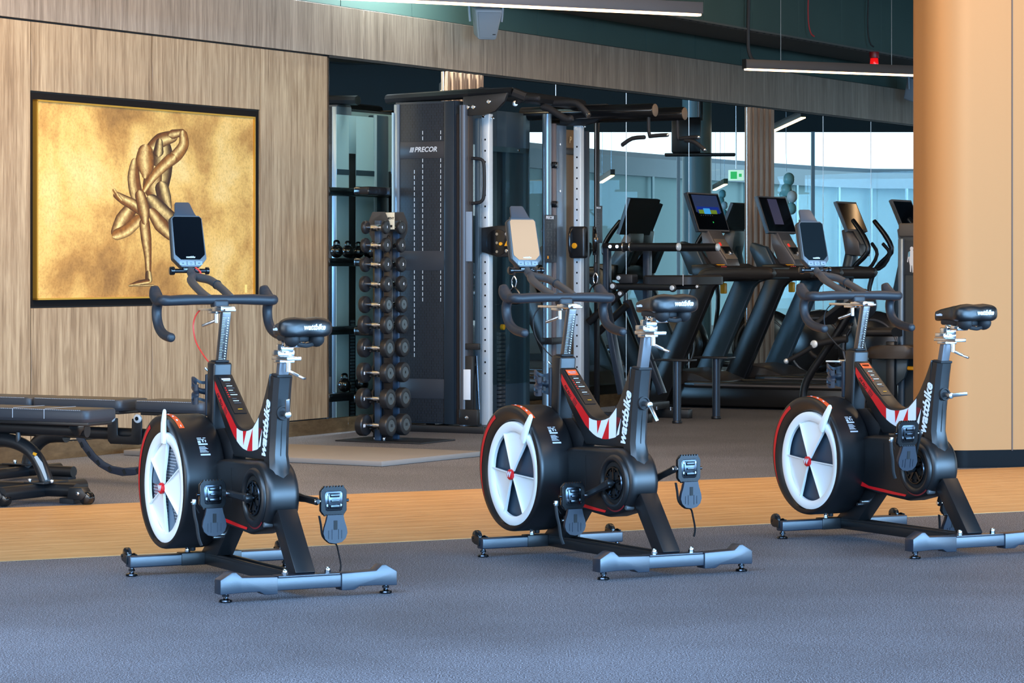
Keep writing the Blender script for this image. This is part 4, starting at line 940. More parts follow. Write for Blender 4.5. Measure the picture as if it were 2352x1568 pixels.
    for k in range(5): onface(.066 + k * .013, -.0215, .006, .0055, M_RED, 'sticker_symbol', 'r%d' % k)
    onface(.192, -.006, .018, .003, M_YELLOW, 'sticker_symbol', 'y')
    # adjustment knobs
    cpart('kcup', 'knob_cup', lambda: B().lathe([(.0, .004), (.020, .004), (.021, .010), (.026, .010), (.027, 0)], (.742, 0, .655), (1, 0, .12), 24), M_RUBBER, t)
    d = {0: (.02, -.008, .05), 1: (.03, .015, -.055), 2: (.045, .046, .008)}[knob]
    cpart(('kn', knob), 'adjuster_handle', lambda: B().cyl((.745, 0, .655), (.785, 0, .652), .010, n=16).cyl((.778, 0, .652), (.795, 0, .651), .013, n=16, bev=.003).beam((.788, 0, .652), (.788 + d[0] * 1.0, d[1] * 1.15, .652 + d[2] * 1.15), .016, .009, bev=.003, up=(1, 0, 0)), M_STEEL, t)
    # head post with ruler, clamp, bars
    hp = cpart('hpost', 'head_post', lambda: B().beam((.110, 0, .78), (.174, 0, 1.022), .030, .036, bev=.004, up=(0, 1, 0)), mat('ruler_post_metal', (128, 122, 118), .3, .9), t)
    def ruler():
        b = B(); d = Vector((.172 - .108, 0, 1.022 - .78)).normalized(); nrm = Vector((d.z, 0, -d.x)); o = Vector((.124, 0, .84)) + nrm * .0165
        for k in range(26):
            L_ = .018 if k % 5 == 0 else .012; p = o + d * (k * .0066) + Vector((0, -.016, 0)); b.poly([p, p + Vector((0, L_ * .8, 0)), p + Vector((0, L_, 0)) + d * .0011, p + d * .0011], thick=tuple(nrm * .0006))
        for k in range(17): p = o + d * (k * .0102) + Vector((0, .006, 0)); b.poly([p, p + Vector((0, .0055, 0)), p + Vector((0, .0035, 0)) + d * .0042, p + Vector((0, -.001, 0)) + d * .0042], thick=tuple(nrm * .0006))
        return b
    cpart('ruler', 'ruler_marks', ruler, M_DECALW, hp)['kind'] = 'stuff'
    cpart('clampr', 'bar_slide', lambda: B().box((.075, 0, 1.026), (.30, .044, .010), bev=.002).box((.150, 0, 1.030), (.10, .060, .022), bev=.005).box((.09, 0, 1.016), (.09, .05, .010), bev=.002), MATS['machined_aluminium'] if 'machined_aluminium' in MATS else mat('machined_aluminium', (226, 228, 230), .22, 1), t)
    cpart('clampl', 'clamp_lever', lambda: B().cyl((.075, -.0, 1.012), (.075, -.0, .975), .009, n=14).beam((.075, 0, .985), (.02, -.035, .962), .016, .011, bev=.003), M_STEEL, t)
    cpart('bar', 'handlebar', handlebar, M_GRIP, t, smooth=60)
    ab = cpart('aero', 'aero_bar', aero, mat('aero_bar_matt', (66, 60, 58), .5), t, smooth=60)
    cpart('aerob', 'bar_band', lambda: B().torus((-.04, .048, 1.122), (-.94, -.05, .32), .0168, .0028, 20, 6), M_RUBBER, ab)
    tablet(t, i)
    saddle(t, zs, i)
    # bottle cage
    if cage:
        def cg():
            t_ = bmesh.new(); na, nz = 36, 14; V = []
            for i_ in range(na + 1):
                a = radians(52 + 256 * i_ / na); w = .010 * sin(a * 2.2); row = []
                for j_ in range(nz + 1):
                    f = j_ / nz; z = .672 + w * .8 + (.088 + .010 * cos(a * 3)) * f; r = .050 - .006 * (1 if .42 < f < .58 else 0)
                    row.append(t_.verts.new((-.014 + r * cos(a), r * sin(a) * 1.08, z)))
                V.append(row)
            for i_ in range(na):
                for j_ in range(nz):
                    hole = (i_ % 12 in (3, 4, 5, 6, 7, 8)) and j_ in (2, 3, 4, 9, 10, 11)
                    if not hole: t_.faces.new((V[i_][j_], V[i_ + 1][j_], V[i_ + 1][j_ + 1], V[i_][j_ + 1]))
            g2 = bmesh.ops.extrude_face_region(t_, geom=list(t_.faces))
            for v in g2['geom']:
                if isinstance(v, bmesh.types.BMVert): v.co.x = -.014 + (v.co.x + .014) * .90; v.co.y *= .90
            bmesh.ops.recalc_face_normals(t_, faces=t_.faces); b = B()._merge(t_)
            return b.box((.050, 0, .705), (.020, .046, .16), bev=.004).box((.042, 0, .772), (.034, .030, .022), bev=.006)
        g_ = cpart('cage_m', 'bottle_cage', lambda: cg(), mat('cage_plastic', (34, 44, 56), .4), t, smooth=50)
        g_.location = (0, -.012, -.01)
    cpart(('pin', i == 2), 'height_lever', (lambda: B().cyl((.05, -.02, .772), (.02, -.03, .772), .010, n=12).beam((.03, -.03, .772), (-.02, -.075, .772), .012, .010, bev=.003)) if i == 2 else (lambda: B().cyl((.06, 0, .772), (.03, 0, .772), .010, n=12).beam((.036, 0, .772), (.028, -.03, .80), .010, .010, bev=.003)), M_STEEL, t)
    cm = mat('cable_coral', (226, 66, 52), .4) if red_cable else M_RUBBER
    part('cable', B().tube([(-.07, -.01, 1.024), (-.095, -.02, 1.0), (-.108, -.025, .96), (-.09, -.022, .90), (-.03, -.015, .85), (.03, -.01, .818), (.070, 0, .80)], .0032 if red_cable else .0026, n=8, smooth=5), cm, t, label='coral red cable' if red_cable else None)
    part('display_cable', B().tube([(-.205, .02, 1.19), (-.175, .03, 1.172), (-.165, .024, 1.155)], .004, n=8), cm, t)
    return t
bike(0, 'exercise bike with upright white lever and red cable, before the gold-framed picture', 178, .846 , 30, 0, True, True, False)
bike(1, 'middle exercise bike with low left pedal, in front of the black cable machine', 200, .922, 0, 1, False, True, True)
bike(2, 'exercise bike beside the bronze column with its near pedal raised high', 65, .873, 0, 2, False, True, True)
# ------------------------------------------------------------------ adjustable benches (x = away from the wall)
def pad_mesh(x0, x1, w0, w1, z0, z1, seams=()):
    b = B(); r = .035
    def ring(ins, z):
        a0, a1 = w0 - ins, w1 - ins; X0, X1 = x0 + ins, x1 - ins; out = []
        for cx, cy, s in ((X0 + r, -a0 + r, 180), (X1 - r, -a1 + r, 270), (X1 - r, a1 - r, 0), (X0 + r, a0 - r, 90)):
            for k in range(5): a = radians(s + k * 22.5); out.append((cx + r * cos(a), cy + r * sin(a), z))
        return out
    h = z1 - z0
    return b.loft([ring(.012, z0 - .014), ring(.001, z0), ring(0, z0 + .004), ring(0, z1 - .012), ring(.003, z1 - .004), ring(.010, z1), ring(.05, z1 + .001)])
def stitch(x0, x1, w, z): 
    b = B()
    for s in (-1, 1):
        n = int((x1 - x0 - .06) / .012)
        for i in range(n): b.box((x0 + .03 + i * .012, s * (w - .004), z - .001), (.007, .0016, .0022))
    return b
def bench(loc, label, front):
    t = thing('adjustable_bench', label, 'bench', loc, -29, 'black adjustable gym benches')
    if front:      # nearer bench: back pad end with arched foot and wheeled cross tube
        p = part('back_pad', pad_mesh(-.62, .285, .13, .13, .428, .478), M_PAD, t); part('stitching', stitch(-.62, .285, .13, .476), M_THREAD, p)['kind'] = 'stuff'
        for x in (-.18, .02): part('cross_seam', B().box((x, -.1312, .452), (.002, .002, .046)).box((x, 0, .4795), (.002, .25, .001)), M_THREAD, p)
        part('pad_board', B().prism([(-.60, -.10), (.27, -.10), (.27, .10), (-.60, .10)], .396, .416, 'z', bev=.004), M_BLACK, t)
        part('main_tube', B().tube([(-.95, 0, .372), (-.3, 0, .372), (.19, 0, .366)], .027, n=18, flat=1.25, smooth=0), M_BLACK, t)
        part('tube_end_plate', B().prism([(.10, .385), (.135, .408), (.20, .405), (.195, .375), (.17, .345), (.14, .338)], -.038, -.030, 'y', bev=.002), M_GLOSS, t)
        ar = part('arched_leg', B().tube([(-.62, 0, .16), (-.50, 0, .262), (-.40, 0, .300), (-.29, 0, .300), (-.19, 0, .268), (-.12, 0, .205), (-.075, 0, .12), (-.068, 0, .09)], .036, n=18), M_BLACK, t)
        part('warning_label', B().prism([(-.10, .235), (-.065, .20), (-.040, .14), (-.033, .115), (-.046, .112), (-.075, .165), (-.118, .228)], -.0375, -.0368, 'y'), mat('label_white', (196, 196, 192), .5), ar, label='white printed warning label')
        part('label_header', B().prism([(-.122, .252), (-.098, .246), (-.108, .232), (-.128, .240)], -.0378, -.0370, 'y'), M_YELLOW, ar)
        part('pop_pin', B().cyl((-.235, -.02, .29), (-.232, -.02, .35), .015, .013, n=18, bev=.003), M_BLACK, t)
        c = part('cross_foot', B().tube([(-.07, -.36, .062), (-.07, .30, .062)], .036, n=18, smooth=0), M_BLACK, t)
        c2 = part('foot_saddle', B().box((-.07, 0, .100), (.13, .20, .010), bev=.003), M_BLACK, t)
        part('foot_tube', B().tube([(-.62, -.02, .060), (.14, -.02, .066)], .035, n=18, smooth=0), M_BLACK, t)
        for x in (-.135, .005): part('bolt', B().cyl((x, -.05, .10), (x, -.05, .118), .010, n=12, bev=.002), M_CHROME, t)
        for x, y in ((.20, -.06), (-.10, -.34)):
            part('wheel_housing', B().prism([(x - .07, .028), (x - .06, .085), (x + .02, .088), (x + .05, .05), (x + .02, .024)], y - .03, y + .03, 'y', bev=.004), M_BLACK, t)
            w = part('wheel', B().cyl((x + .035, y - .026, .034), (x + .035, y + .026, .034), .033, n=26, bev=.008), M_GLOSS, t)
            part('wheel_bolt', B().cyl((x, y - .036, .058), (x, y - .028, .058), .011, n=12, bev=.003), M_CHROME, t)
        for x in (-.55, .10): part('rubber_foot', B().box((x, -.02, .014), (.09, .07, .028), bev=.004), M_RUBBER, t)
    else:
        for x0, x1, nm in ((-1.05, -.004, 'head_pad'), (0, .613, 'back_pad'), (.697, 1.15, 'seat_pad')):
            p = part(nm, pad_mesh(max(x0, -.85), x1, .14, .14, .418, .466), M_PAD, t); part('stitching', stitch(max(x0, -.85), x1, .14, .464), M_THREAD, p)['kind'] = 'stuff'
            part('pad_board', B().prism([(max(x0, -.85) + .03, -.11), (x1 - .03, -.11), (x1 - .03, .11), (max(x0, -.85) + .03, .11)], .385, .404, 'z', bev=.004), M_BLACK, t)
        part('upper_tube', B().tube([(-.9, 0, .355), (.44, 0, .355)], .024, n=16, smooth=0).tube([(.74, 0, .345), (1.15, 0, .345)], .018, n=14, smooth=0), M_BLACK, t)
        part('main_tube', B().tube([(-.2, 0, .275), (1.35, 0, .268)], .034, n=18, smooth=0), M_BLACK, t)
        part('pad_bracket', B().prism([(.458, .36), (.525, .36), (.528, .268), (.548, .262), (.605, .262), (.622, .268), (.625, .36), (.690, .36), (.690, .225), (.67, .218), (.48, .218), (.462, .235)], -.05, -.038, 'y', bev=.003), M_TUBE, t)
        for x in (.490, .668): part('pivot_cap', B().cyl((x, -.060, .362), (x, -.046, .362), .025, n=24, bev=.004), M_SILVER, t); part('pivot_bolt', B().cyl((x, -.064, .362), (x, -.058, .362), .011, n=12), M_DSTEEL, t)
        cu = [(.225, .245), (.268, .190), (.318, .135), (.385, .088), (.46, .056), (.545, .042), (.63, .050), (.70, .075), (.71, .112), (.64, .096), (.56, .088), (.48, .096), (.42, .118), (.36, .158), (.315, .205), (.285, .242)]
        pl_ = part('adjustment_plate', B().prism(cu, -.030, -.022, 'y', bev=.002), M_BARS, t)
        for (x, z) in ((.268, .205), (.318, .155), (.382, .110), (.462, .078), (.560, .066), (.65, .074)): part('slot', B().box((x, -.0305, z), (.018, .002, .030), bev=0, ry=-.5), M_DARK, pl_)
        part('arched_leg', B().tube([(.14, 0, .252), (.02, 0, .246), (-.06, 0, .205), (-.11, 0, .14), (-.13, 0, .07)], .040, n=18), M_BLACK, t)
        part('foot_tube', B().tube([(-.8, 0, .052), (.19, 0, .052)], .030, n=16, smooth=0), M_BLACK, t)
        part('cross_foot', B().tube([(-.13, -.30, .045), (-.13, .28, .045)], .030, n=16, smooth=0), M_BLACK, t)
        part('foot_plate', B().box((-.16, 0, .085), (.20, .14, .008), bev=.002), M_BLACK, t)
        part('bolt', B().cyl((-.19, -.04, .088), (-.19, -.04, .108), .011, n=12, bev=.002), M_CHROME, t)
        part('rubber_foot', B().box((.12, 0, .012), (.12, .07, .024), bev=.003), M_RUBBER, t)
        part('far_leg', B().tube([(1.2, 0, .26), (1.25, 0, .05)], .03, n=14, smooth=0).tube([(1.25, -.3, .045), (1.25, .3, .045)], .03, n=14, smooth=0), M_BLACK, t)
    return t
bench((-2.3, 14.4, 0), 'nearer adjustable bench with arched leg and wheeled foot, at the left edge of the photo', True)
bench((-2.6, 15.9, 0), 'longer adjustable bench with separate seat pad and curved slotted plate, along the walnut wall', False)

# ------------------------------------------------------------------ dumbbell tower
DT = (-.83, 19.3, -29); dfr = frame(*DT)
tw_ = thing('dumbbell_tower', 'tall black dumbbell rack with hexagonal top plates on a flat base', 'dumbbell rack', (DT[0], DT[1], 0), DT[2])
part('base_plate', B().prism([(-.36, -.12), (.32, -.12), (.32, .34), (-.36, .34)], .001, .010, 'z', bev=.002), M_BLACK, tw_)
hexp = [(-.16, 1.45), (-.13, 1.38), (-.06, 1.38), (-.022, 1.45), (-.022, 1.50), (-.055, 1.555), (-.135, 1.555), (-.16, 1.50)]
spine = [(-.155, .01), (.03, .01), (.03, 1.44), (-.02, 1.56), (-.12, 1.56), (-.155, 1.46)]
part('spine_plate', B().prism([(-.135, .01), (.02, .01), (.02, 1.40), (-.135, 1.40)], .003, .013, 'y', bev=.003), M_GLOSS, tw_)
for y, x0 in ((-.012, -.084), (.17, -.05)):
    part('upright', B().bb((x0 - .022, y - .012, .01), (x0 + .022, y + .012, 1.50), bev=.003), mat('rack_blue_black', (60, 78, 98), .3, .3), tw_)
    part('top_plate', B().prism([(x0 - .085, 1.43), (x0 - .05, 1.36), (x0 + .05, 1.36), (x0 + .085, 1.43), (x0 + .085, 1.49), (x0 + .05, 1.56), (x0 - .05, 1.56), (x0 - .085, 1.49)], y - .004 + .014, y + .010, 'y', bev=.002), mat('rack_plate_grey', (96, 94, 92), .35, .3), tw_)
bdg = part('badge', B().bb((-.06, .012, 1.44), (.03, .018, 1.555), bev=.002), mat('badge_cream', (200, 188, 160), .45), tw_)
text('badge_text', 'ELEMENT', .022, basis((-.015, .0105, 1.515), (1, 0, 0), (0, 0, 1)), M_DARK, tw_, 0, .02)
part('badge_symbol', B().box((.0, .011, 1.462), (.03, .001, .016)), M_DARK, tw_)
for x in (-.115, -.045): part('base_nut', B().cyl((x, .0, .010), (x, .0, .028), .011, n=6, bev=.001), M_CHROME, tw_)
DB = {}
def dumbbell(k, row, z, colm):
    r = .047 + .0028 * k + (.002 if k > 4 else 0); L = .030 + .0038 * k; yy = 0 if colm == 0 else .195
    words = ['one', 'two', 'three', 'four', 'five', 'six', 'seven', 'eight', 'nine', 'ten']
    nth = ['topmost', 'second', 'third', 'fourth', 'fifth', 'sixth', 'seventh', 'eighth', 'ninth', 'lowest'][row]
    side = 'near column' if colm == 0 else 'far column, beside the perforated cabinet'
    t = thing('dumbbell', '%s dumbbell from the top in the %s of the rack' % (nth, side) if row not in (0, 9) else '%s dumbbell in the %s of the rack' % (nth, side), 'dumbbell', (0, 0, 0), DT[2], 'black round-headed dumbbells on the tower')
    ox, oy = -.055 + .004 * 0, yy - .09
    c, s = cos(radians(DT[2])), sin(radians(DT[2])); t.location = (DT[0] + ox * c - oy * s, DT[1] + ox * s + oy * c, z)
    for sg_ in (-1, 1):
        key = ('head', k, sg_)
        if key not in DB:
            x0 = .062; pr = [(0, x0), (r * .72, x0), (r * .93, x0 + .006), (r, x0 + .014), (r, x0 + L - .010), (r * .94, x0 + L - .002), (r * .80, x0 + L), (r * .60, x0 + L), (r * .58, x0 + L - .002), (0, x0 + L - .002)]
            o = part('head', B().lathe(pr, (0, 0, 0), (sg_, 0, 0), 28 if k < 4 else 12 * 2), M_HEX, t, smooth=30); DB[key] = o.data
        else: o = link('head', DB[key], t)
    x1 = .062 + .030 + .0038 * k
    if k > 3: 
        cm_ = {('r', 0): 0}; warm = (row, colm) in ((4, 0), (6, 1)); white = (row, colm) == (7, 1)
        part('number_disc', B().cyl((x1 - .002, 0, 0), (x1 - .0008, 0, 0), r * .55, n=28), mat('disc_steel', (120, 128, 132), .3, .9), t)
    text('number_text', str(k + 1), r * .38 if k > 3 else r * .5, basis((x1 + .0006 if k < 4 else x1 - .0002, 0, 0), (0, 1, 0), (0, 0, 1)), M_DECALW if k < 4 else M_DARK, t, 0, .02)
    if k > 5: text('number_text', str(k + 1), r * .42, basis((-.061, -r * .66, -r * .05), (0, -.35, .6) if False else (.0, 1, 0), (0, 0, 1)), M_DECALW, t, 0, .02)
    if 'grip' not in DB: o = part('handle', B().lathe([(0, -.064), (.013, -.064), (.013, -.052), (.0155, -.048), (.017, 0), (.0155, .048), (.013, .052), (.013, .064), (0, .064)], (0, 0, 0), (1, 0, 0), 20), M_CHROME, t); DB['grip'] = o.data
    else: link('handle', DB['grip'], t)
    return t
zs_ = [inv(dfr, 880, y, v=0)[2] for y in (522, 563, 607, 652, 699, 745, 798, 855, 914, 975)]
for r_ in range(10):
    for cl in (0, 1): dumbbell(r_, r_, zs_[r_], cl)
for i, z in enumerate(zs_):
    for x in (-.085, -.03): part('cradle', B().box((x, .015, z - .0218), (.014, .25, .008)) , M_BLACK, tw_)

# ------------------------------------------------------------------ cable machine with two towers (x = away from the wall, y = along it)
CM = (-.85, 20.6, -29)
M_PERF, nt, p = newmat('perforated_sheet', .45, 0, .3)
tc = nt.nodes.new('ShaderNodeTexCoord'); mpn = nt.nodes.new('ShaderNodeMapping'); mpn.inputs['Rotation'].default_value = (radians(90), 0, 0); mpn.inputs['Scale'].default_value = (1, 1, 1)
sx = nt.nodes.new('ShaderNodeSeparateXYZ'); nt.links.new(tc.outputs['Object'], sx.inputs[0]); cx_ = nt.nodes.new('ShaderNodeCombineXYZ')
nt.links.new(sx.outputs['Z'], cx_.inputs['X']); ad = nt.nodes.new('ShaderNodeMath'); ad.operation = 'ADD'; nt.links.new(sx.outputs['X'], ad.inputs[0]); nt.links.new(sx.outputs['Y'], ad.inputs[1]); nt.links.new(ad.outputs[0], cx_.inputs['Y'])
br = nt.nodes.new('ShaderNodeTexBrick'); br.inputs['Scale'].default_value = 1; br.inputs['Brick Width'].default_value = .040; br.inputs['Row Height'].default_value = .0145; br.inputs['Mortar Size'].default_value = .0045
br.inputs['Color1'].default_value = (.004, .005, .006, 1); br.inputs['Color2'].default_value = (.012, .014, .016, 1); br.inputs['Mortar'].default_value = lin((32, 38, 45))
nt.links.new(cx_.outputs[0], br.inputs['Vector']); nt.links.new(br.outputs['Color'], p.inputs['Base Color'])
M_TEALP = mat('dark_teal_panel', (54, 68, 76), .35, .1); M_GREYP = mat('warm_grey_panel', (104, 98, 92), .4, .3); M_COOLG = mat('cool_grey_extrusion', (112, 126, 138), .3, .5)
cmt = thing('cable_machine', 'tall black twin-tower cable machine with a perforated cabinet and bright hole-drilled columns', 'cable machine', (CM[0], CM[1], 0), CM[2])
def cm(name, b, m_, **k): return part(name, b, m_, cmt, **k)
cab = cm('tower_cabinet', B().bb((.0, .012, .06), (.50, .20, 2.375), bev=.006), mat('cabinet_blueblack', (34, 42, 50), .4))
part('perforated_panel', B().bb((.045, .004, .07), (.415, .012, 2.36), bev=.002), M_PERF, cab)
part('name_band', B().bb((.045, 0, 1.965), (.415, .008, 2.085), bev=.001), mat('band_charcoal', (40, 38, 40), .5), cab)
for z_ in (.24, 1.16): part('solid_band', B().bb((.045, 0, z_), (.415, .008, z_ + .14), bev=.001), mat('band_blueblack', (34, 40, 48), .45), cab)
for j_, (x_, za, zb) in enumerate(((.165, .55, 1.94), (.235, .95, 2.20), (.385, .95, 2.22))):
    dr = B()
    for i in range(int((zb - za) / .040)):
        z_ = za + i * .040
        if not (1.15 < z_ < 1.30 or 1.95 < z_ < 2.09): dr.box((x_, .0035, z_), (.0045, .0015, .026))
    part('guide_rod_glints', dr, M_SILVER, cab)['kind'] = 'stuff'
text('name_text', 'PRECOR', .050, basis((.262, -.0015, 2.028), (1, 0, 0), (0, 0, 1)), mat('text_pale', (200, 200, 200), .4), cmt, .25, .02)
for k in range(3): part('name_stripe', B().prism([(.128 + k * .011, 2.010), (.134 + k * .011, 2.010), (.145 + k * .011, 2.046), (.139 + k * .011, 2.046)], -.002, 0, 'y'), MATS['text_pale'], cab)
cm('side_strip', B().bb((-.004, -.004, .06), (.04, .2, 2.36), bev=.004), M_COOLG)
cm('corner_board', B().bb((.418, -.006, .06), (.50, .012, 2.37), bev=.003), mat('corner_blueblack', (30, 42, 52), .3, .2))
cm('corner_post', B().cyl((.565, .02, .03), (.565, .02, 2.34), .032, n=20), mat('corner_post_grey', (66, 66, 70), .4, .1))
cm('back_board', B().bb((.50, .03, .06), (.60, .10, 2.28), bev=.004), mat('warm_dark_board', (60, 54, 52), .4, .2))
cm('inner_track', B().bb((.60, .12, .06), (.63, .17, 2.25), bev=.003), mat('teal_track', (70, 88, 100), .3, .4))
cm('base_frame', B().bb((-.02, -.03, .0), (.76, .04, .05), bev=.006).bb((-.02, 1.62, .0), (.76, 1.70, .05), bev=.006).bb((.30, .0, .0), (.38, 1.7, .05), bev=.006).bb((.60, .0, .0), (.74, .45, .05), bev=.006), M_BLACK)
def tower_column(y, off):
    c = cm('guide_column', B().bb((.605, y - .03, .04), (.665, y + .03, 2.285), bev=.003), M_SILVER, label='bright zinc guide column with drilled holes')
    hb = []
    for i in range(22):
        o_ = part('adjustment_hole', B().cyl((.635, y - .0305, .42 + .080 * i), (.635, y - .0312, .42 + .080 * i), .0075, n=10), M_DARK, c) if i == 0 and not TCH else link('adjustment_hole', TCH[0], c)
        if not TCH: TCH.append(o_.data)
        o_.location = (0, y - TC0[0], .080 * i) if TC0 else (0, 0, 0)
        if not TC0: TC0.append(y)
    part('column_top', B().bb((.62, y - .018, 2.28), (.65, y + .018, 2.33)), M_BLACK, c)
    part('top_bolt', B().cyl((.622, y - .034, 2.27), (.622, y - .028, 2.27), .014, n=12, bev=.003).cyl((.67, y, 2.255), (.69, y, 2.255), .012, n=12, bev=.003), M_CHROME, c)
    return c
TCH, TC0 = [], []
tower_column(.24, 0); tower_column(1.66, 0)
# middle weight-stack housing
cm('stack_housing', B().bb((.10, .30, .05), (.24, 1.09, 2.36), bev=.006), M_TEALP); cm('stack_housing', B().bb((.10, 1.23, .05), (.24, 1.60, 2.36), bev=.006), M_TEALP); cm('stack_header', B().bb((.10, 1.09, 2.09), (.24, 1.23, 2.36)), M_TEALP)
cm('tower_back_board', B().bb((-.012, -.02, .05), (-.006, .15, 2.30), bev=.001), mat('rear_board_pale', (168, 190, 190), .35)); cm('tower_back_board', B().bb((-.012, .25, .05), (-.006, .50, 2.30), bev=.001), MATS['rear_board_pale'])
cm('tower_back_header', B().bb((-.012, .15, 2.02), (-.006, .25, 2.30), bev=.001), MATS['rear_board_pale']); cm('tower_back_slot', B().bb((-.006, .14, .05), (-.003, .26, 2.03)), M_DARK)
cm('tower_back_strip', B().bb((-.02, .50, .05), (-.006, .53, 2.32), bev=.002), MATS['mullion_pale']); cm('tower_back_post', B().bb((-.02, .53, .05), (.06, .70, 2.32), bev=.01), mat('teal_track', (0, 0, 0)))
cm('tower_back_rail', B().bb((-.016, -.02, 1.86), (-.010, .15, 1.90)), MATS['teal_track']); cm('tower_back_rail', B().bb((-.016, .25, 1.86), (-.010, .50, 1.90)), MATS['teal_track'])
wk = B()
for i in range(30): wk.bb((-.016, .175, .08 + .024 * i), (-.004, .225, .096 + .024 * i))
cm('back_stack_plates', wk, mat('stack_steel_blue', (96, 112, 122), .35, .5))['kind'] = 'stuff'
cm('rear_board', B().bb((.085, .22, .05), (.10, 1.60, 2.34), bev=.003), mat('rear_board_pale', (168, 190, 190), .35))
cm('stack_slot', B().bb((.10, 1.09, .05), (.19, 1.23, 2.09)), mat('slot_perforated', (24, 28, 30), .5))
slot = cm('slot_grille', B().bb((.205, 1.10, .9), (.212, 1.22, 2.07)), M_PERF)
st_me = None
for i in range(19):
    if st_me is None: o = part('weight_plate', B().bb((.20, 1.105, 0), (.245, 1.215, .026), bev=.003), mat('weight_plate_grey', (48, 52, 56), .45), cmt); st_me = o.data
    else: o = link('weight_plate', st_me, cmt)
    o.location.z = .10 + i * .0315
    if i == 0: nm_ = part('weight_number', B().bb((.2455, 1.115, .006), (.2462, 1.142, .020)).bb((.2455, 1.180, .010), (.2462, 1.198, .018)), M_TABG, o); nm_me = nm_.data; nm_['kind'] = 'stuff'
    else: link('weight_number', nm_me, o)['kind'] = 'stuff'
cm('selector_pin', B().cyl((.235, 1.16, .73), (.262, 1.16, .73), .022, n=18, bev=.004), M_YELLOW)
M_SHIELD = bpy.data.materials.new('clear_shield'); M_SHIELD.use_nodes = True; nt = M_SHIELD.node_tree; nt.nodes.clear()
o1 = nt.nodes.new('ShaderNodeOutputMaterial'); tr = nt.nodes.new('ShaderNodeBsdfTransparent'); tr.inputs[0].default_value = (.86, .93, .93, 1); gl = nt.nodes.new('ShaderNodeBsdfGlossy'); gl.inputs['Roughness'].default_value = .02; mx = nt.nodes.new('ShaderNodeMixShader'); lw = nt.nodes.new('ShaderNodeFresnel'); lw.inputs[0].default_value = 1.5
mx.inputs[0].default_value = .10; nt.links.new(tr.outputs[0], mx.inputs[1]); nt.links.new(gl.outputs[0], mx.inputs[2]); nt.links.new(mx.outputs[0], o1.inputs[0])
cm('clear_shield', B().bb((.262, .55, .30), (.266, 1.55, 2.09)), M_SHIELD)
cm('shield_rail', B().bb((.258, .55, 2.05), (.262, 1.55, 2.09)).bb((.24, .60, .05), (.262, .66, 2.36)).bb((.24, 1.50, .05), (.262, 1.56, 2.36)), mat('rail_teal', (78, 98, 104), .3, .4))
cm('shield_stud', B().cyl((.262, 1.38, 2.07), (.270, 1.38, 2.07), .010, n=12), M_CHROME)
# second tower
cm('second_post', B().cyl((.52, 1.36, .03), (.52, 1.36, 2.34), .036, n=20), mat('post_blue_grey', (112, 128, 138), .28, .5))
cm('second_board', B().bb((.50, 1.40, .06), (.56, 1.44, 2.27), bev=.003), mat('mauve_board', (118, 106, 104), .4, .3))
cm('second_cover', B().bb((.50, 1.45, .9), (.56, 1.60, 2.26), bev=.004).bb((.50, 1.45, .06), (.555, 1.60, .89), bev=.004), M_COOLG)
for z in (2.115, 1.76): cm('cover_bolt', B().cyl((.56, 1.49, z), (.566, 1.49, z), .009, n=12), M_CHROME)
cm('bronze_board', B().bb((.42, 1.62, .06), (.48, 2.02, 2.24), bev=.004), mat('bronze_board', (134, 112, 88), .4, .3))
cm('board_band', B().bb((.482, 1.64, 2.05), (.488, 2.0, 2.10), bev=.001), MATS['warm_dark_board'])
text('board_text', 'P', .07, basis((.489, 1.80, 2.16), (0, 1, 0), (0, 0, 1)), mat('text_cream', (222, 196, 150), .4), cmt, .1, .02)
cm('end_board', B().bb((.42, 2.02, .06), (.50, 2.10, 2.24), bev=.004), mat('end_grey', (62, 70, 78), .35, .3))
cm('far_post', B().bb((.60, 1.98, .05), (.63, 2.02, 2.30), bev=.002), M_TUBE)
# top beams, brackets and pull-up grips
cm('top_beam', B().tube([(-.12, .10, 2.405), (.60, .10, 2.425), (.90, .14, 2.43)], .045, n=8, smooth=0, flat=.8).tube([(.9, .14, 2.43), (.98, .18, 2.395)], .036, n=8, smooth=0), M_BLACK)
cm('top_bracket', B().prism([(.56, 2.33), (.56, 2.40), (.92, 2.42), (.90, 2.36), (.82, 2.29), (.73, 2.265), (.56, 2.265)], .02, .05, 'y', bev=.004), M_BLACK)
for x, z in ((.60, 2.325), (.648, 2.325), (.775, 2.36)): cm('bracket_bolt', B().cyl((x, .012, z), (x, .022, z), .016, n=16, bev=.004), M_CHROME)
cm('second_bracket', B().prism([(.50, 2.30), (.50, 2.42), (.90, 2.42), (.90, 2.34), (.80, 2.28), (.70, 2.26), (.50, 2.26)], 1.60, 1.64, 'y', bev=.004), M_BLACK)
cm('cross_beam', B().tube([(.66, .1, 2.43), (.70, .9, 2.425), (.66, 1.66, 2.42)], .042, n=8, smooth=0), M_BLACK)
def gp(x, y, v): q = inv(frame(*CM), x, y, v=v); return q
def hb(pts, v, r, n=12): return B().tube([gp(x, y, v + (dv if len(p_) > 2 else 0)) for p_ in pts for x, y, dv in [(*p_, 0) if len(p_) == 2 else p_]], r, n=n, round_end=True)
cm('pull_up_grip', hb([(1184, 238), (1205, 226), (1236, 226)], .45, .021), M_RUBBER); cm('grip_end_cap', B().cyl(gp(1183, 238, .45), Vector(gp(1183, 238, .45)) + Vector((.012, -.02, 0)), .022, n=16, bev=.004), M_STEEL)
cm('pull_up_grip', hb([(1242, 236), (1290, 236), (1325, 238), (1350, 262)], 1.1, .024), M_RUBBER); cm('grip_end_cap', B().cyl(gp(1349, 261, 1.1), Vector(gp(1352, 264, 1.1)) + Vector((.008, -.01, -.008)), .020, n=16, bev=.004), M_STEEL)
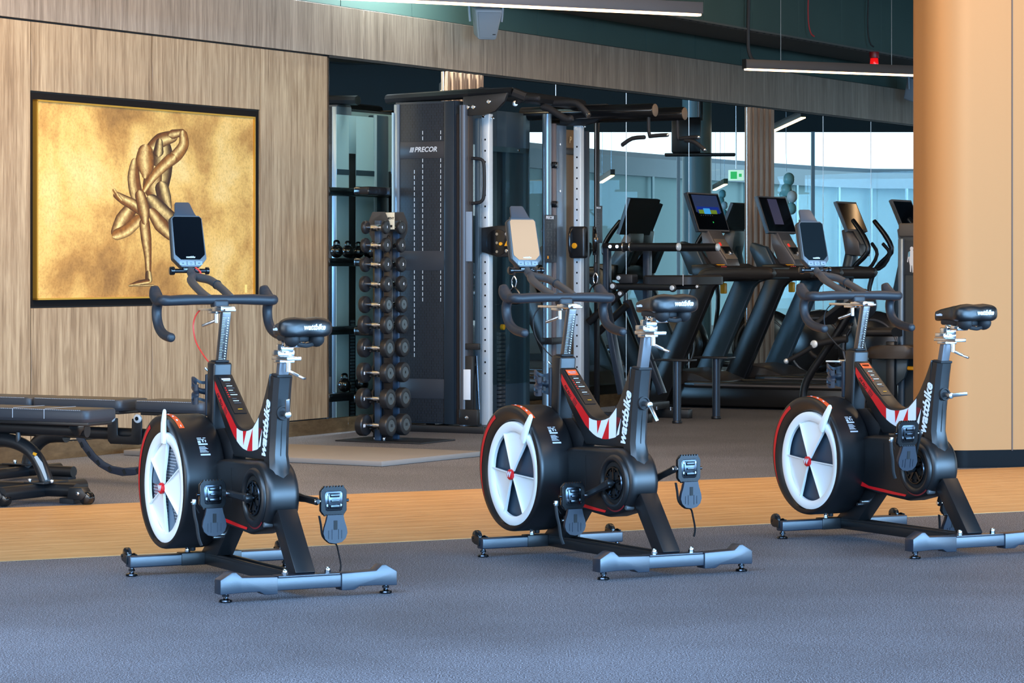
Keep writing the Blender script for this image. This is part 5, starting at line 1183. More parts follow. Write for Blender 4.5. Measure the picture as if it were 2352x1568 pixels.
cm('pull_up_grip', hb([(1248, 246), (1262, 250), (1298, 272), (1312, 272)], .95, .026), M_RUBBER)
for v_, xe, ye, nm in ((1.55, 1504, 253, 'near'), (2.0, 1572, 261, 'far')):
    e_ = Vector(gp(xe, ye, v_)); cm('overhead_roller', B().cyl((.2, v_, e_.z), e_, .052, n=24, bev=.004), M_GLOSS)
    cm('roller_cap', B().cyl(e_, e_ + Vector((.006, 0, 0)), .048, n=24, bev=.002), mat('roller_cap_bronze', (110, 92, 74), .5)); 
    xh = xe - 14 if nm == 'near' else xe - 16
    cm('hanger_rod', hb([(xh, ye + 14), (xh, ye + 44), (xh + 2, ye + 58)], v_, .013), M_RUBBER)
cm('pulldown_handle', hb([(1430, 332), (1452, 318), (1480, 315)], 1.55, .016), M_RUBBER); cm('pulldown_handle', hb([(1492, 313), (1512, 311), (1532, 310)], 1.55, .015), M_RUBBER)
cm('pulldown_handle', hb([(1563, 318), (1582, 316), (1602, 315)], 2.0, .015), M_RUBBER); cm('pulldown_handle', hb([(1574, 322), (1590, 324), (1604, 332), (1617, 343)], 2.0, .016), M_RUBBER)
for x, y, v_ in ((1430, 333, 1.55), (1533, 310, 1.55), (1604, 315, 2.0), (1618, 344, 2.0)):
    q = Vector(gp(x, y, v_)); cm('handle_end_cap', B().sphere(q, .014), M_CHROME)
# grab handle, label panel, pulley carriages, ropes
cm('grab_handle', hb([(1070, 363), (1094, 364), (1108, 368), (1112, 385), (1112, 445), (1106, 462), (1094, 466), (1070, 468)], .08, .012), M_RUBBER)
for y_ in (365, 467): cm('handle_mount', B().box(gp(1073, y_, .07), (.035, .05, .05), bev=.006), M_BLACK)
cm('grab_handle', hb([(1272, 378), (1262, 384), (1257, 395), (1257, 445), (1262, 462), (1276, 468)], 1.38, .012), M_RUBBER)
for y_ in (379, 469): cm('handle_mount', B().box(gp(1274, y_, 1.42), (.04, .05, .05), bev=.006), M_GLOSS)
a_, b_ = gp(1065, 486, .02), gp(1085, 600, .02); cm('blank_label_board', B().bb((a_[0], .005, b_[2]), (b_[0], .02, a_[2]), bev=.002), mat('label_pale_blue', (128, 144, 160), .4))
a_, b_ = gp(1066, 848, .0), gp(1081, 918, .0); cm('white_notice', B().bb((a_[0], -.01, b_[2]), (b_[0], .01, a_[2]), bev=.001), mat('notice_white', (212, 216, 220), .5))
cm('notice_board', B().bb((.565, 0, .06), (.65, .05, .55), bev=.004).bb((.55, -.02, .06), (.70, .02, .17), bev=.004), M_BLACK)
cm('stop_bracket', B().bb((.55, .0, .595), (.70, .03, .64), bev=.003), M_BLACK); cm('stop_bracket', B().bb((.5, 1.3, .6), (.60, 1.5, .65), bev=.003), M_BLACK)
cm('gas_strut', B().cyl((.655, .05, .55), (.69, .03, .15), .009, n=10).cyl((.66, .05, .48), (.675, .04, .3), .014, n=12), M_DSTEEL)
cm('base_bolt', B().cyl((.615, -.025, .11), (.615, -.018, .11), .014, n=14, bev=.003), M_CHROME)
for k, (y, pxs) in enumerate(((.24, (1098, 1176, 518, 590)), (1.66, (1311, 1348, 520, 593)))):
    a_ = gp(pxs[0], pxs[2], y - .06); b_ = gp(pxs[1], pxs[3], y - .06)
    if k == 0:
        cg_ = cm('pulley_carriage', B().prism([(a_[0], a_[2] - .02), (a_[0] + .17, a_[2]), (b_[0], a_[2]), (b_[0], b_[2]), (a_[0] + .16, b_[2]), (a_[0] + .03, b_[2] + .04)], y - .075, y + .06, 'y', bev=.008), M_BLACK)
        part('pulley_disc', B().cyl((a_[0] + .17, y - .078, 1.36), (a_[0] + .17, y - .066, 1.36), .095, n=32, bev=.003), M_GLOSS, cg_)
        for j in range(3): part('carriage_hole', B().cyl((a_[0] + .165, y - .080, 1.42 - .045 * j * 1.4), (a_[0] + .165, y - .077, 1.42 - .045 * j * 1.4), .010, n=12), M_STEEL, cg_)
        for z in (1.42, 1.30): part('carriage_bolt', B().cyl((b_[0] - .035, y - .082, z), (b_[0] - .035, y - .074, z), .013, n=14, bev=.002), M_CHROME, cg_)
        part('warning_triangle', B().prism([(b_[0] - .052, 1.335), (b_[0] - .006, 1.335), (b_[0] - .029, 1.378)], y - .080, y - .076, 'y'), M_YELLOW, cg_, label='yellow warning triangle')
        text('warning_mark', '!', .03, basis((b_[0] - .029, y - .081, 1.349), (1, 0, 0), (0, 0, 1)), M_DARK, cmt, 0, .02)
        part('lock_pin', B().cyl((a_[0] + .20, y - .09, 1.35), (a_[0] + .20, y - .07, 1.35), .012, n=12), M_YELLOW, cg_)
    else:
        cg_ = cm('pulley_carriage', B().bb((a_[0], y - .10, b_[2]), (b_[0], y - .03, a_[2]), bev=.02, seg=3), M_BLACK)
        part('carriage_grip', B().tube([(a_[0] + .03, y - .10, a_[2] - .02), (a_[0] + .025, y - .125, a_[2] - .06), (a_[0] + .025, y - .125, b_[2] + .06), (a_[0] + .03, y - .10, b_[2] + .02)], .010, n=10), M_GLOSS, cg_)
        part('orange_button', B().cyl((a_[0] + .055, y - .112, 1.345), (a_[0] + .055, y - .098, 1.345), .022, n=20, bev=.004), M_YELLOW, cg_)
cm('pulley_wheel', B().cyl(Vector(gp(1366, 553, 1.70)) - Vector((.012, .007, 0)), Vector(gp(1366, 553, 1.70)) + Vector((.012, .007, 0)), .095, n=36, bev=.006), M_GLOSS)
cm('pulley_swivel', B().box(gp(1366, 553, 1.70), (.022, .04, .22), bev=.006), M_BLACK)
for (x, y, v_) in ((1181, 640, .3), (1368, 632, 1.70)):
    q = Vector(gp(x, y, v_)); r_ = cm('cable_stopper', B().lathe([(.006, .10), (.016, .08), (.016, .045), (.008, .02)], q, (0, 0, 1), 14), M_RUBBER)
    cm('snap_hook', B().tube([q + Vector((0, 0, .02)), q + Vector((.018, 0, -.01)), q + Vector((.014, 0, -.05)), q + Vector((0, 0, -.066)), q + Vector((-.014, 0, -.05)), q + Vector((-.018, 0, -.01)), q + Vector((0, 0, .02))], .0042, n=8), M_CHROME)
    cm('strap_handle', B().tube([q + Vector((0, 0, -.06)), q + Vector((.04, 0, -.10)), q + Vector((.055, 0, -.17)), q + Vector((-.055, 0, -.17)), q + Vector((-.04, 0, -.10)), q + Vector((0, 0, -.06))], .007, n=8), M_DSTEEL)
    cm('pulley_cable', B().cyl(q + Vector((0, 0, .09)), (q.x, q.y, 2.30 if x > 1200 else 1.4), .003, n=6), M_STEEL)
def placard(px, v_, u_):
    x0, x1, y0_, y1 = px; a = inv(frame(*CM), x0, y0_, u=u_); b2 = inv(frame(*CM), x1, y1, u=u_)
    pc = cm('instruction_placard', B().bb((u_ - .008, a[1], b2[2]), (u_, b2[1], a[2]), bev=.003), mat('placard_dark', (50, 56, 62), .45), label='dark exercise instruction placard')
    W_, H_ = b2[1] - a[1], a[2] - b2[2]
    text('placard_text', 'PRECOR', W_ * .17, basis((u_ + .0006, a[1] + W_ * .38, a[2] - H_ * .06), (0, 1, 0), (0, 0, 1)), M_DECALW, cmt, .2, .02)
    f = B(); 
    for r_ in range(5):
        zc = a[2] - H_ * (.23 + r_ * .165)
        for k in range(3):
            if r_ == 4 and k == 0: continue
            yc = a[1] + W_ * (.24 + .27 * k); h = H_ * .045
            f.bb((u_ + .0004, yc - W_ * .02, zc - h), (u_ + .001, yc + W_ * .02, zc + h)).bb((u_ + .0004, yc - W_ * .07, zc + h * .5), (u_ + .001, yc + W_ * .07, zc + h * .75)).cyl((u_ + .0004, yc, zc + h * 1.35), (u_ + .001, yc, zc + h * 1.35), W_ * .022, n=8)
            if k != 1: f.bb((u_ + .0004, yc + W_ * .05, zc - h * .2), (u_ + .001, yc + W_ * .07, zc + h * .6)).bb((u_ + .0004, yc - W_ * .05, zc - h * 1.4), (u_ + .001, yc - W_ * .02, zc - h * .8))
        f.bb((u_ + .0004, a[1] + W_ * .1, zc + H_ * .085), (u_ + .001, a[1] + W_ * (.45 + .1 * (r_ % 2)), zc + H_ * .093))
    part('exercise_figures', f, M_TABG, pc)['kind'] = 'stuff'
    part('orange_figure', B().bb((u_ + .0004, a[1] + W_ * .18, a[2] - H_ * .92), (u_ + .001, a[1] + W_ * .28, a[2] - H_ * .86)), M_YELLOW, pc)
placard((1252, 1280, 493, 603), 0, .60); placard((1369, 1384, 472, 558), 0, .66)

# ------------------------------------------------------------------ accessory shelves behind the machine, seen in the mirror beside the walnut wall
RB = .165
def rack_u(px):      # along-wall position whose mirror image falls on this column of the photograph
    k = (px - CX) / FPX; a1, b1, c1_ = NX, NY, -RB + WX * NX + WY * NY
    Y = c1_ / (k * a1 + b1); X = k * Y; return (X - WX) * DX + (Y - WY) * DY
ra, rb = rack_u(740), rack_u(905); rm = (ra + rb) / 2
vv0 = Vector((WX + rm * DX + RB * NX, WY + rm * DY + RB * NY, 0)); hw_ = (rb - ra) / 2
sh = thing('accessory_rack', 'black four-shelf accessory rack seen in the narrow mirror beside the walnut panels', 'storage rack', vv0, WA)
vz = lambda y, Y=20.9: CH - (y - Y0) * Y / FPX
for y in (442, 602, 757, 908):
    part('shelf', B().bb((-hw_, -.065, vz(y) - .03), (hw_, .065, vz(y) + .03), bev=.012), M_GLOSS, sh)
for x in (hw_ - .02,): part('upright', B().bb((x - .02, -.03, 0), (x + .02, .03, 1.9), bev=.004), M_BLACK, sh)
def kettlebell(x, y, z, r, label):
    t = thing('kettlebell', label, 'kettlebell', (vv0.x + x * DX - y * DY, vv0.y + x * DY + y * DX, z), WA, 'black kettlebells on the accessory rack')
    part('bell', B().sphere((0, 0, r * .95), r, (1, .9, .95), n=22), M_GLOSS, t); part('handle', B().tube([(-r * .55, 0, r * 1.5), (-r * .62, 0, r * 2.0), (-r * .4, 0, r * 2.35), (r * .4, 0, r * 2.35), (r * .62, 0, r * 2.0), (r * .55, 0, r * 1.5)], r * .16, n=10), M_GLOSS, t)
for i, px in enumerate((772, 798, 822, 846)):
    kettlebell(rack_u(px) - rm, 0, vz(602) + .0305, .052 - .002 * i, '%s kettlebell on the second shelf, mirrored beside the walnut panel' % ('first', 'second', 'third', 'fourth')[i])
for i, px in enumerate((790, 830)):
    kettlebell(rack_u(px) - rm, 0, vz(908) + .0305, .055, '%s kettlebell on the lowest shelf of the mirrored rack' % ('first', 'second')[i])
# ------------------------------------------------------------------ leg-raise and dip station
def pen(fr):      # drawing helpers in the frame of one machine: pixels plus a depth lane give points on it
    def P(x, y, v): return Vector(inv(fr, x, y, v=v))
    def T(pts, v, r, n=12, **k): return B().tube([P(x, y, v) for x, y in pts], r, n=n, **k)
    return P, T
LR = frame(1.25, 21.56, -29)
lr = thing('leg_raise_station', 'black dip and leg-raise station with padded rest and two upright foot plates', 'exercise station', (1.25, 21.56, 0), -29)
P, T = pen(LR); q = lambda n_, b, m_, **k: part(n_, b, m_, lr, **k)
M_TUBEB = mat('blue_black_tube', (40, 50, 62), .3, .2, .6)
for v in (0, .702):
    q('foot_post', B().cyl((0, v, .01), (0, v, .47), .031, n=22), M_TUBEB)
    q('post_base', B().cyl((0, v, 0), (0, v, .022), .038, n=22, bev=.004), M_BLACK)
    q('foot_plate', B().box((-.02, v, .478), (.30, .16, .014), bev=.003), M_BLACK)
    q('dip_arm', B().cyl((-.62, v, 1.336), (.005, v, 1.336), .031, n=20), M_BLACK)
    q('arm_end_cap', B().cyl((.003, v, 1.336), (.022, v, 1.336), .030, n=20, bev=.004), M_SILVER)
for x in (1401, 1417): q('arm_bolt', B().cyl(P(x, 566, -.03), P(x, 566, -.045), .012, n=12), M_CHROME)
q('collar', B().torus(P(1433, 567, 0), (1, 0, 0), .034, .007, 24, 8), M_STEEL); q('collar', B().torus(P(1449, 567, 0), (1, 0, 0), .034, .007, 24, 8), M_STEEL)
for x0, x1, v in ((1388, 1401, 0), (1480, 1494, .2)):
    a, b = P(x0, 575, v), P(x1, 740, v); q('upright', B().bb((a.x, v - .03, b.z), (b.x, v + .03, 1.33), bev=.006), M_TUBEB)
a, b = P(1482, 632, .1), P(1610, 655, .1)
q('rest_pad', B().loft([sup(((a.x + b.x) / 2, .28, z), (b.x - a.x) / 2 - i_, .30 - i_, 28, 6, 'xy') for z, i_ in ((b.z, .012), (b.z + .006, 0), (a.z - .012, 0), (a.z, .014))]), M_PADT)
q('rest_seam', B().box(P(1569, 643, -.025), (.004, .006, .085)), M_THREAD)
q('roller_bar', T([(1402, 657), (1543, 660)], 0, .026, smooth=0), M_BLACK); q('roller_bar', T([(1546, 660), (1600, 658)], .1, .018, smooth=0), M_BLACK)
for x, y, r in ((1407, 657, .032), (1544, 661, .032), (1421, 638, .028), (1424, 674, .026), (1601, 658, .018)):
    c = P(x, y, -.03); q('roller_end', B().cyl(c + Vector((0, .02, 0)), c, r, n=22, bev=.004), M_BLACK); q('roller_end_cap', B().cyl(c, c + Vector((0, -.006, 0)), r * .6, n=18, bev=.002), M_SILVER)
q('small_pad', B().box(P(1443, 640, .02), (.12, .10, .07), bev=.01), M_PADT)
q('diagonal_brace', T([(1460, 640), (1352, 740)], .1, .030, smooth=0), M_BLACK); q('diagonal_brace', T([(1440, 700), (1372, 765)], .4, .030, smooth=0), M_BLACK)
q('slanted_leg', B().beam(P(1392, 700, 0), P(1430, 905, 0), .05, .08, bev=.005, up=(0, 1, 0)), M_TUBEB); q('slanted_leg', B().beam(P(1440, 690, .5), P(1522, 905, .5), .05, .07, bev=.005, up=(0, 1, 0)), M_TUBEB)
q('base_tube', B().bb((-.72, -.05, .0), (-.22, .03, .07), bev=.006), M_BLACK); q('base_tube', B().bb((-.72, .66, .0), (-.22, .74, .07), bev=.006), M_BLACK); q('base_tube', B().bb((-.5, -.05, .07), (-.42, .74, .13), bev=.006), M_BLACK)
for x, v in ((1425, 0), (1508, .5), (1540, .5)): q('base_bolt', B().cyl((P(x, 900, v).x, v, .07), (P(x, 900, v).x, v, .095), .012, n=12), M_CHROME)

# ------------------------------------------------------------------ treadmills (x = away from the mirrors)
M_TMG = mat('treadmill_grey_trim', (108, 100, 96), .38, .3); M_TMT = mat('treadmill_teal_leg', (50, 66, 74), .32, .2, .6); M_TMB = mat('treadmill_black', (22, 22, 23), .3, 0, .55); M_TMH = mat('treadmill_hood', (52, 46, 42), .3, .1)
def scr_mat(name, kind):
    m_, nt, p = newmat(name, .12, 0, .5); p.inputs['Base Color'].default_value = (.008, .009, .012, 1)
    return m_
def treadmill(T0, label, scr):
    t = thing('treadmill', label, 'treadmill', T0, -29, 'black treadmills facing the mirrors'); k = lambda n_, key, fn, m_, **kw: cpart(('tm', key), n_, fn, m_, kw.pop('parent', t), **kw)
    k('deck', 'deck', lambda: B().bb((-.45, .05, .02), (1.45, .75, .20), bev=.02), M_TMB)
    k('running_belt', 'belt', lambda: B().bb((-.1, .17, .19), (1.42, .63, .206), bev=.004), M_RUBBER)
    for s, y in ((0, .10), (1, .70)): k('side_rail', ('rail', s), lambda: B().bb((-.2, y - .065, .17), (1.42, y + .065, .225), bev=.012), M_TMB)
    for s, y in ((0, .032), (1, .768)): k('rail_trim', ('trim', s), lambda: B().bb((-.1, y - .003, .19), (1.40, y + .003, .205)), M_TMG)
    k('motor_hood', 'hood', lambda: B().prism([(-.50, .04), (-.52, .16), (-.45, .27), (-.30, .32), (-.12, .29), (.06, .225), (.06, .20), (-.45, .04)], .08, .72, 'y', bev=.03, seg=3), M_TMH)
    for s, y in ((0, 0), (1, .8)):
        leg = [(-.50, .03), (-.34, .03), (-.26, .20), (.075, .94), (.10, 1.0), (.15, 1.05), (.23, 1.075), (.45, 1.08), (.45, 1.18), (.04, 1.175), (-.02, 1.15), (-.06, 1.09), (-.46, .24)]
        k('side_frame', ('leg', s), lambda: B().prism(leg, y - .035, y + .035, 'y', bev=.012, ang=25), M_TMT if s else M_TMB)  # near leg's shade is put into its colour: black there, teal on the far leg
        k('handrail', ('hr', s), lambda: B().loft([[(x, y + .045 * cos(a_ * pi / 8), zc + .055 * sc_ * sin(a_ * pi / 8)) for a_ in range(16)] for x, zc, sc_ in ((.02, 1.12, .8), (.08, 1.125, 1), (.30, 1.13, 1), (.52, 1.13, 1), (.60, 1.13, .95), (.635, 1.13, .7), (.645, 1.13, .3))]), M_GRIP if False else mat('handrail_brown_black', (46, 42, 40), .42))
    k('cross_console', 'cross', lambda: B().prism([(-.10, 1.06), (.16, 1.06), (.22, 1.14), (.06, 1.21), (-.12, 1.20)], 0, .8, 'y', bev=.015), M_TMB)
    for s in (0, 1): k('console_arm', ('arm', s), lambda: B().prism([(-.16, 1.12), (.02, 1.12), (-.10, 1.36), (-.24, 1.40), (-.26, 1.34)], .05 + .62 * s, .13 + .62 * s, 'y', bev=.012), M_TMT)
    k('holder', 'hold', lambda: B().prism([(-.14, 1.18), (-.02, 1.18), (-.16, 1.36), (-.25, 1.36)], .15, .26, 'y', bev=.01).prism([(-.14, 1.18), (-.02, 1.18), (-.16, 1.36), (-.25, 1.36)], .54, .65, 'y', bev=.01), M_TMB)
    k('keypad_neck', 'neck', lambda: B().prism([(-.06, 1.18), (.10, 1.19), (.08, 1.24), (-.03, 1.40), (-.08, 1.49), (-.15, 1.49), (-.14, 1.38)], .27, .53, 'y', bev=.01), M_TMG)
    d = Vector((-.11, 0, .32)).normalized(); 
    def plate(x0, z0, w, h, y0, th, m_, nm, key, parent=None, proud=0):
        nrm = Vector((d.z, 0, -d.x)); o = Vector((x0, 0, z0)) + nrm * proud
        return k(nm, key, lambda: B().poly([o + Vector((0, y0, 0)), o + Vector((0, y0 + w, 0)), o + Vector((0, y0 + w, 0)) + d * h, o + Vector((0, y0, 0)) + d * h], thick=tuple(-nrm * th)), m_, parent=parent or t)
    sc = plate(-.085, 1.485, .62, .345, .09, .032, M_TMB, 'screen_housing', 'sh')
    plate(-.085, 1.485, .62, .345, .09, .006, M_TMG, 'screen_rim', 'srim', sc, .001)
    plate(-.089, 1.498, .59, .318, .105, .002, M_SCREEN, 'screen', 'scr', sc, .003)
    if scr == 0:      # a racing view above a dark control page
        plate(-.139, 1.644, .50, .155, .15, .0006, mat('display_sky_blue', (46, 56, 84), .3, emit=(70, 98, 160), estr=.12), 'display_sky', 'd0', sc, .0046)
        plate(-.136, 1.635, .44, .06, .18, .0006, mat('display_stand_blue', (20, 50, 150), .3, emit=(30, 70, 190), estr=.15), 'display_stand', 'd1', sc, .0052)
        plate(-.135, 1.632, .36, .035, .20, .0006, mat('display_field_green', (120, 150, 40), .3, emit=(150, 180, 50), estr=.15), 'display_field', 'd2', sc, .0058)
        plate(-.134, 1.630, .13, .05, .30, .0006, mat('display_court_blue', (50, 150, 220), .3, emit=(70, 170, 235), estr=.5), 'display_court', 'd3', sc, .0064)
        plate(-.110, 1.555, .016, .012, .42, .0006, mat('display_dot_green', (40, 200, 90), .3, emit=(50, 220, 100), estr=.6), 'display_dot', 'd4', sc, .0046)
        for j in range(6): plate(-.130, 1.615, .016, .006, .22 + .045 * j, .0006, M_TABG, 'display_icon', ('d5', j), sc, .0046)
    else:
        plate(-.108, 1.56, .20, .24, .27, .0006, mat('display_pale_glow', (72, 66, 84), .3, emit=(96, 96, 140), estr=.12), 'display_shape', 'e0', sc, .0046)
        plate(-.100, 1.52, .06, .10, .44, .0006, mat('display_orange_glow', (120, 70, 40), .3, emit=(150, 84, 50), estr=.1), 'display_shape', 'e1', sc, .0046)
    dk = Vector((-.11, 0, .25)).normalized()
    k('key_panel', 'kp', lambda: B().prism([(-.045, 1.415), (-.038, 1.42), (.085, 1.25), (.078, 1.245)], .29, .51, 'y', bev=.002), mat('key_panel_bronze', (140, 122, 104), .4))
    k('stop_button', 'stop', lambda: B().box((.0, .335, 1.375), (.012, .025, .03), ry=-.55, bev=.003), mat('stop_red', (230, 40, 34), .3, emit=(255, 60, 40), estr=.5))
    k('control_knob', 'knob', lambda: B().box((.055, .42, 1.30), (.03, .05, .035), ry=-.55, bev=.006), M_STEEL)
    k('key_block', 'kb', lambda: B().box((.035, .40, 1.325), (.008, .17, .07), ry=-.6, bev=.002), M_TMB)
    for j in range(3): k('red_mark', ('rm', j), lambda: B().box((.17 + .018 * j, -.0, 1.186), (.006, .05, .003), rz=.3), mat('stop_red', (0, 0, 0)))
    sk_ = inv(frame(1.6, 23.8, -29), 1662, 662, v=.4); k('safety_key', 'sk', lambda: B().box(sk_, (.05, .05, .09), bev=.01).cyl((sk_[0], sk_[1], sk_[2] + .04), (sk_[0], sk_[1], 1.08), .004, n=8), M_YELLOW)
    k('yellow_clip', 'yc', lambda: B().box((.10, .10, 1.20), (.10, .02, .01), bev=.002), M_YELLOW)
    return t
treadmill((1.6, 23.8, 0), 'treadmill whose screen shows a stadium picture, left of the second slatted pilaster', 0)
treadmill((1.6 + 1.45 * DX, 23.8 + 1.45 * DY, 0), 'treadmill with a dim hazy screen, in front of the second slatted pilaster', 1)
# ------------------------------------------------------------------ cross trainers
def trainer(X, Y, deg, label):
    t = thing('cross_trainer', label, 'cross trainer', (X, Y, 0), deg, 'black cross trainers by the mirrors'); k = lambda n_, key, fn, m_, **kw: cpart(('ct', key), n_, fn, m_, kw.pop('parent', t), **kw)
    k('base_frame', 'base', lambda: B().bb((-.85, -.05, .02), (.95, .05, .10), bev=.01), M_TMB)
    for x in (-.8, .9): k('floor_bar', ('fb', x), lambda: B().cyl((x, -.3, .04), (x, .3, .04), .038, n=16, bev=.008), M_TMB)
    k('drive_cover', 'cover', lambda: B().lathe([(0, -.10), (.30, -.10), (.34, -.07), (.35, 0), (.34, .07), (.30, .10), (0, .10)], (-.45, 0, .42), (0, 1, 0), 36), mat('cover_bronze_black', (40, 36, 34), .25))
    k('cover_ring', 'ring', lambda: B().torus((-.45, -.105, .42), (0, 1, 0), .27, .012, 40, 8), M_TMG)
    k('mast', 'mast', lambda: B().beam((-.30, 0, .5), (-.10, 0, 1.40), .10, .14, bev=.02, up=(0, 1, 0)), M_TMT)
    for s in (-1, 1):
        k('moving_arm', ('ma', s), lambda: B().tube([(-.02, s * .26, .55), (-.06, s * .27, .9), (.0, s * .29, 1.15), (.16, s * .30, 1.32), (.12, s * .29, 1.46), (.0, s * .27, 1.62)], [.022, .022, .024, .026, .026, .022], n=14, round_end=True), M_TMB)
        k('fixed_grip', ('fg', s), lambda: B().tube([(-.1, s * .03, 1.18), (.10, s * .14, 1.16), (.20, s * .16, 1.30), (.14, s * .14, 1.40)], .017, n=12, round_end=True), M_RUBBER)
        k('pedal_link', ('pl', s), lambda: B().beam((-.45, s * .17, .42 + .2 * s), (.62, s * .17, .26), .05, .07, bev=.01, up=(0, 1, 0)), M_TMB)
        k('foot_pedal', ('fp', s), lambda: B().box((.42, s * .17, .34 + .05 * s), (.36, .14, .03), bev=.012), M_RUBBER)
    k('console_neck', 'neck', lambda: B().prism([(-.14, 1.30), (.02, 1.28), (.0, 1.42), (-.10, 1.55), (-.18, 1.53)], -.13, .13, 'y', bev=.012), M_TMG)
    k('key_panel', 'kp', lambda: B().prism([(-.075, 1.53), (-.065, 1.53), (.02, 1.40), (.012, 1.395)], -.10, .10, 'y', bev=.002), mat('key_panel_bronze', (0, 0, 0)))
    d = Vector((-.13, 0, .30)).normalized(); nrm = Vector((d.z, 0, -d.x))
    def pl(key, nm, w, h, th, m_, pr, parent, s0=0):
        o = Vector((-.06, 0, 1.52)) + nrm * pr + d * s0
        return k(nm, key, lambda: B().poly([o + Vector((0, -w / 2, 0)), o + Vector((0, w / 2, 0)), o + Vector((0, w / 2, 0)) + d * h, o + Vector((0, -w / 2, 0)) + d * h], thick=tuple(-nrm * th)), m_, parent=parent)
    sc = pl('sh', 'screen_housing', .50, .31, .03, M_TMB, 0, t); pl('rim', 'screen_rim', .50, .31, .004, M_TMG, .001, sc); pl('scr', 'screen', .46, .27, .002, M_SCREEN, .003, sc, .02)
    return t
c1_ = at(1972, 608, 27.2); trainer(c1_.x + .05, 27.2, -29, 'cross trainer with a glowing screen standing behind the treadmills')
c2_ = at(2093, 608, 26.4); trainer(c2_.x + .08, 26.4, -29, 'cross trainer whose screen tops the strength machine cabinet beside the column')

# ------------------------------------------------------------------ seated strength machine beside the column
SM = (2.86, 21.6, -29); sf = frame(*SM); P, T = pen(sf)
sm = thing('strength_machine', 'seated strength machine with brown-black pads, yellow pin and tall grey cabinet', 'strength machine', (SM[0], SM[1], 0), SM[2]); q = lambda n_, b, m_, **k: part(n_, b, m_, sm, **k)
a, b = P(2066, 514, .1), P(2066, 930, .1)
q('cabinet', B().bb((a.x, .1, .02), (a.x + .46, .75, a.z), bev=.02, seg=3), mat('cabinet_grey', (74, 78, 80), .4, .2))
q('cabinet_front', B().bb((a.x + .05, .09, .10), (a.x + .45, .10, a.z - .12), bev=.003), mat('cabinet_front_grey', (62, 68, 71), .45))
q('cabinet_top', B().bb((a.x - .005, .085, a.z - .10), (a.x + .465, .755, a.z + .004), bev=.015, seg=3), mat('cabinet_top_grey', (92, 88, 84), .4))
q('front_edge_tube', B().bb((a.x, .06, .02), (a.x + .045, .1, a.z - .11), bev=.01), M_COOLG)
def onc(px, py, pts, m_, nm, y=.088):
    o = P(px, py, y); return q(nm, B().prism([(o.x + x, o.z + z) for x, z in pts], y, y + .002, 'y'), m_)
o = P(2100, 592, .088); body = [(0, .075), (.010, .070), (.012, .058), (.008, .050), (.020, .045), (.026, .02), (.034, -.005), (.040, -.018), (.034, -.022), (.022, .0), (.018, .015), (.020, -.02), (.012, -.06), (.012, -.095), (.006, -.098), (.002, -.05), (-.002, -.05), (-.004, -.095), (-.012, -.09), (-.012, -.05), (-.018, -.02), (-.016, .012), (-.022, -.01), (-.026, -.03), (-.032, -.026), (-.028, .0), (-.024, .035), (-.008, .048), (-.012, .058), (-.010, .070)]
pn = q('placard', B().bb((o.x - .10, .086, o.z - .13), (o.x + .22, .090, o.z + .13), bev=.001), mat('placard_dark', (0, 0, 0)))
q('body_pictogram', B().prism([(o.x - .02 + x * 1.15, o.z + z * 1.15) for x, z in body], .0845, .0862, 'y'), M_DECALW); q('muscle_mark', B().prism([(o.x - .046, o.z + .045), (o.x - .034, o.z + .05), (o.x - .034, o.z + .01), (o.x - .048, o.z + .005)], .0835, .0846, 'y'), mat('mark_blue', (90, 160, 190), .5))
q('exercise_picture', B().bb((o.x + .07, .0845, o.z - .10), (o.x + .20, .0862, o.z + .10)), mat('picture_grey', (120, 126, 128), .5))
q('seat_pad', B().loft([[tuple(Vector(p_)) for p_ in sup((c_.x, -.05, c_.z), rx, .17, 24, 4, 'xy')] for c_, rx in ((P(2062, 822, -.05), .20), (P(2062, 819, -.05), .215), (P(2062, 806, -.05), .22), (P(2066, 796, -.05), .20), (P(2070, 792, -.05), .15))]), mat('pad_brown_black', (58, 48, 40), .35))
q('seat_carriage', B().prism([(P(x, y, -.02).x, P(x, y, -.02).z) for x, y in ((2003, 824), (2085, 824), (2084, 850), (2078, 868), (2062, 882), (2040, 890), (2014, 884), (2003, 860))], -.03, .0, 'y', bev=.004), M_TMT)
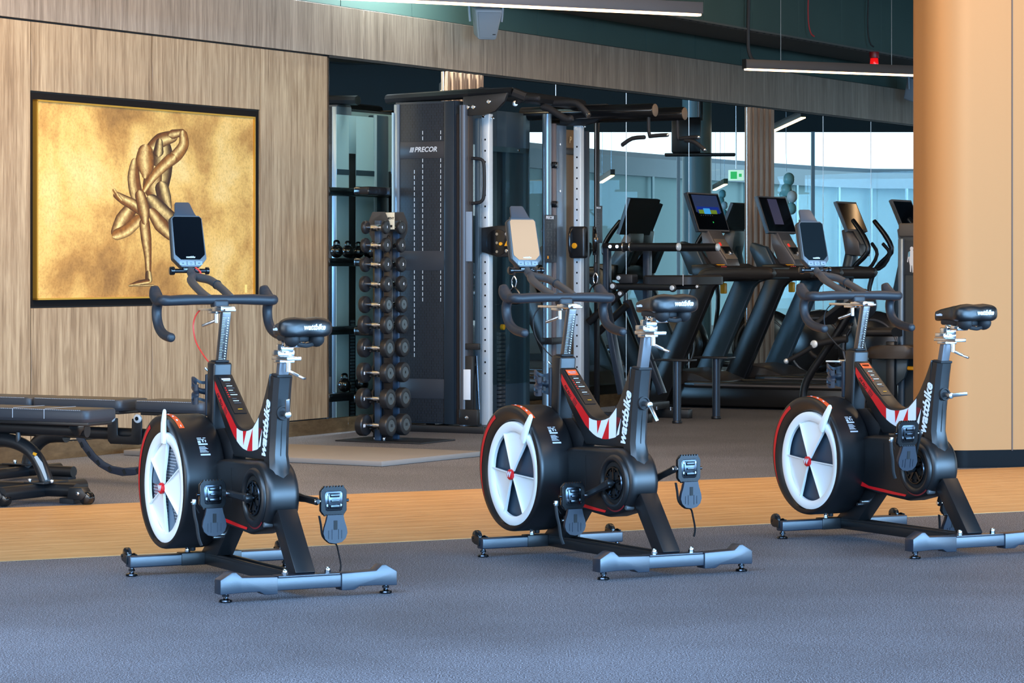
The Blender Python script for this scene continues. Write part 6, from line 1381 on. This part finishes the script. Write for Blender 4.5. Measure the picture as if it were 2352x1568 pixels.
q('yellow_pin', B().cyl(P(2085, 845, -.06), P(2113, 846, -.06), .016, n=16, bev=.004), M_YELLOW)
q('back_pad', B().loft([sup((P(x, y, -.05).x, -.05, P(x, y, -.05).z), .05, .16, 20, 3, 'xy') for x, y in ((1890, 745), (1896, 738), (1940, 705), (1975, 690))]), M_PADT)
q('thigh_pad', B().loft([sup((P(x, 762, .0).x, .0, P(x, 762, .0).z), .17, .035, 20, 3, 'yz') for x in (1988, 1992, 2060, 2066)]), M_PADT)
q('curved_frame_tube', T([(1846, 925), (1846, 900), (1856, 868), (1890, 815), (1930, 755), (1962, 700)], -.1, .030, n=16), M_TUBE)
q('adjust_rail', T([(1920, 800), (1958, 742)], -.16, .010, n=8, smooth=0), M_BLACK)
for x, y in ((1926, 793), (1940, 772), (1952, 752)): q('rail_bolt', B().box(P(x, y, -.165), (.03, .02, .03), bev=.004), M_BLACK)
q('press_arm', T([(1946, 779), (1912, 782), (1876, 790)], -.25, .025, smooth=2), M_RUBBER); c = P(1869, 790, -.28); q('arm_end_cap', B().cyl(c + Vector((0, .02, 0)), c, .030, n=22, bev=.005), M_SILVER)
q('grip_bar', T([(1866, 796), (1840, 812), (1810, 828)], -.28, .018, smooth=2), M_RUBBER); c = P(1806, 829, -.29); q('grip_end_cap', B().sphere(c, .020), M_SILVER)
q('grip_bar', T([(1856, 800), (1866, 814), (1880, 823)], -.1, .018, smooth=2), M_RUBBER)
q('main_upright', B().beam(P(1958, 712, .0), P(1984, 830, .0), .06, .09, bev=.01, up=(0, 1, 0)), M_TMT)
q('base_frame', B().bb((-.75, -.15, 0), (.5, -.07, .08), bev=.008).bb((.2, -.15, 0), (.28, .6, .08), bev=.008), M_BLACK)
q('support_column', B().bb((.0, -.07, .05), (.07, .0, .62), bev=.006), M_BLACK); q('lower_lever', T([(2003, 884), (1985, 925)], .0, .014, smooth=0), M_BLACK)
q('cam_disc', B().cyl(P(1975, 700, .08), P(1975, 700, .12), .13, n=36, bev=.008), M_TMB)
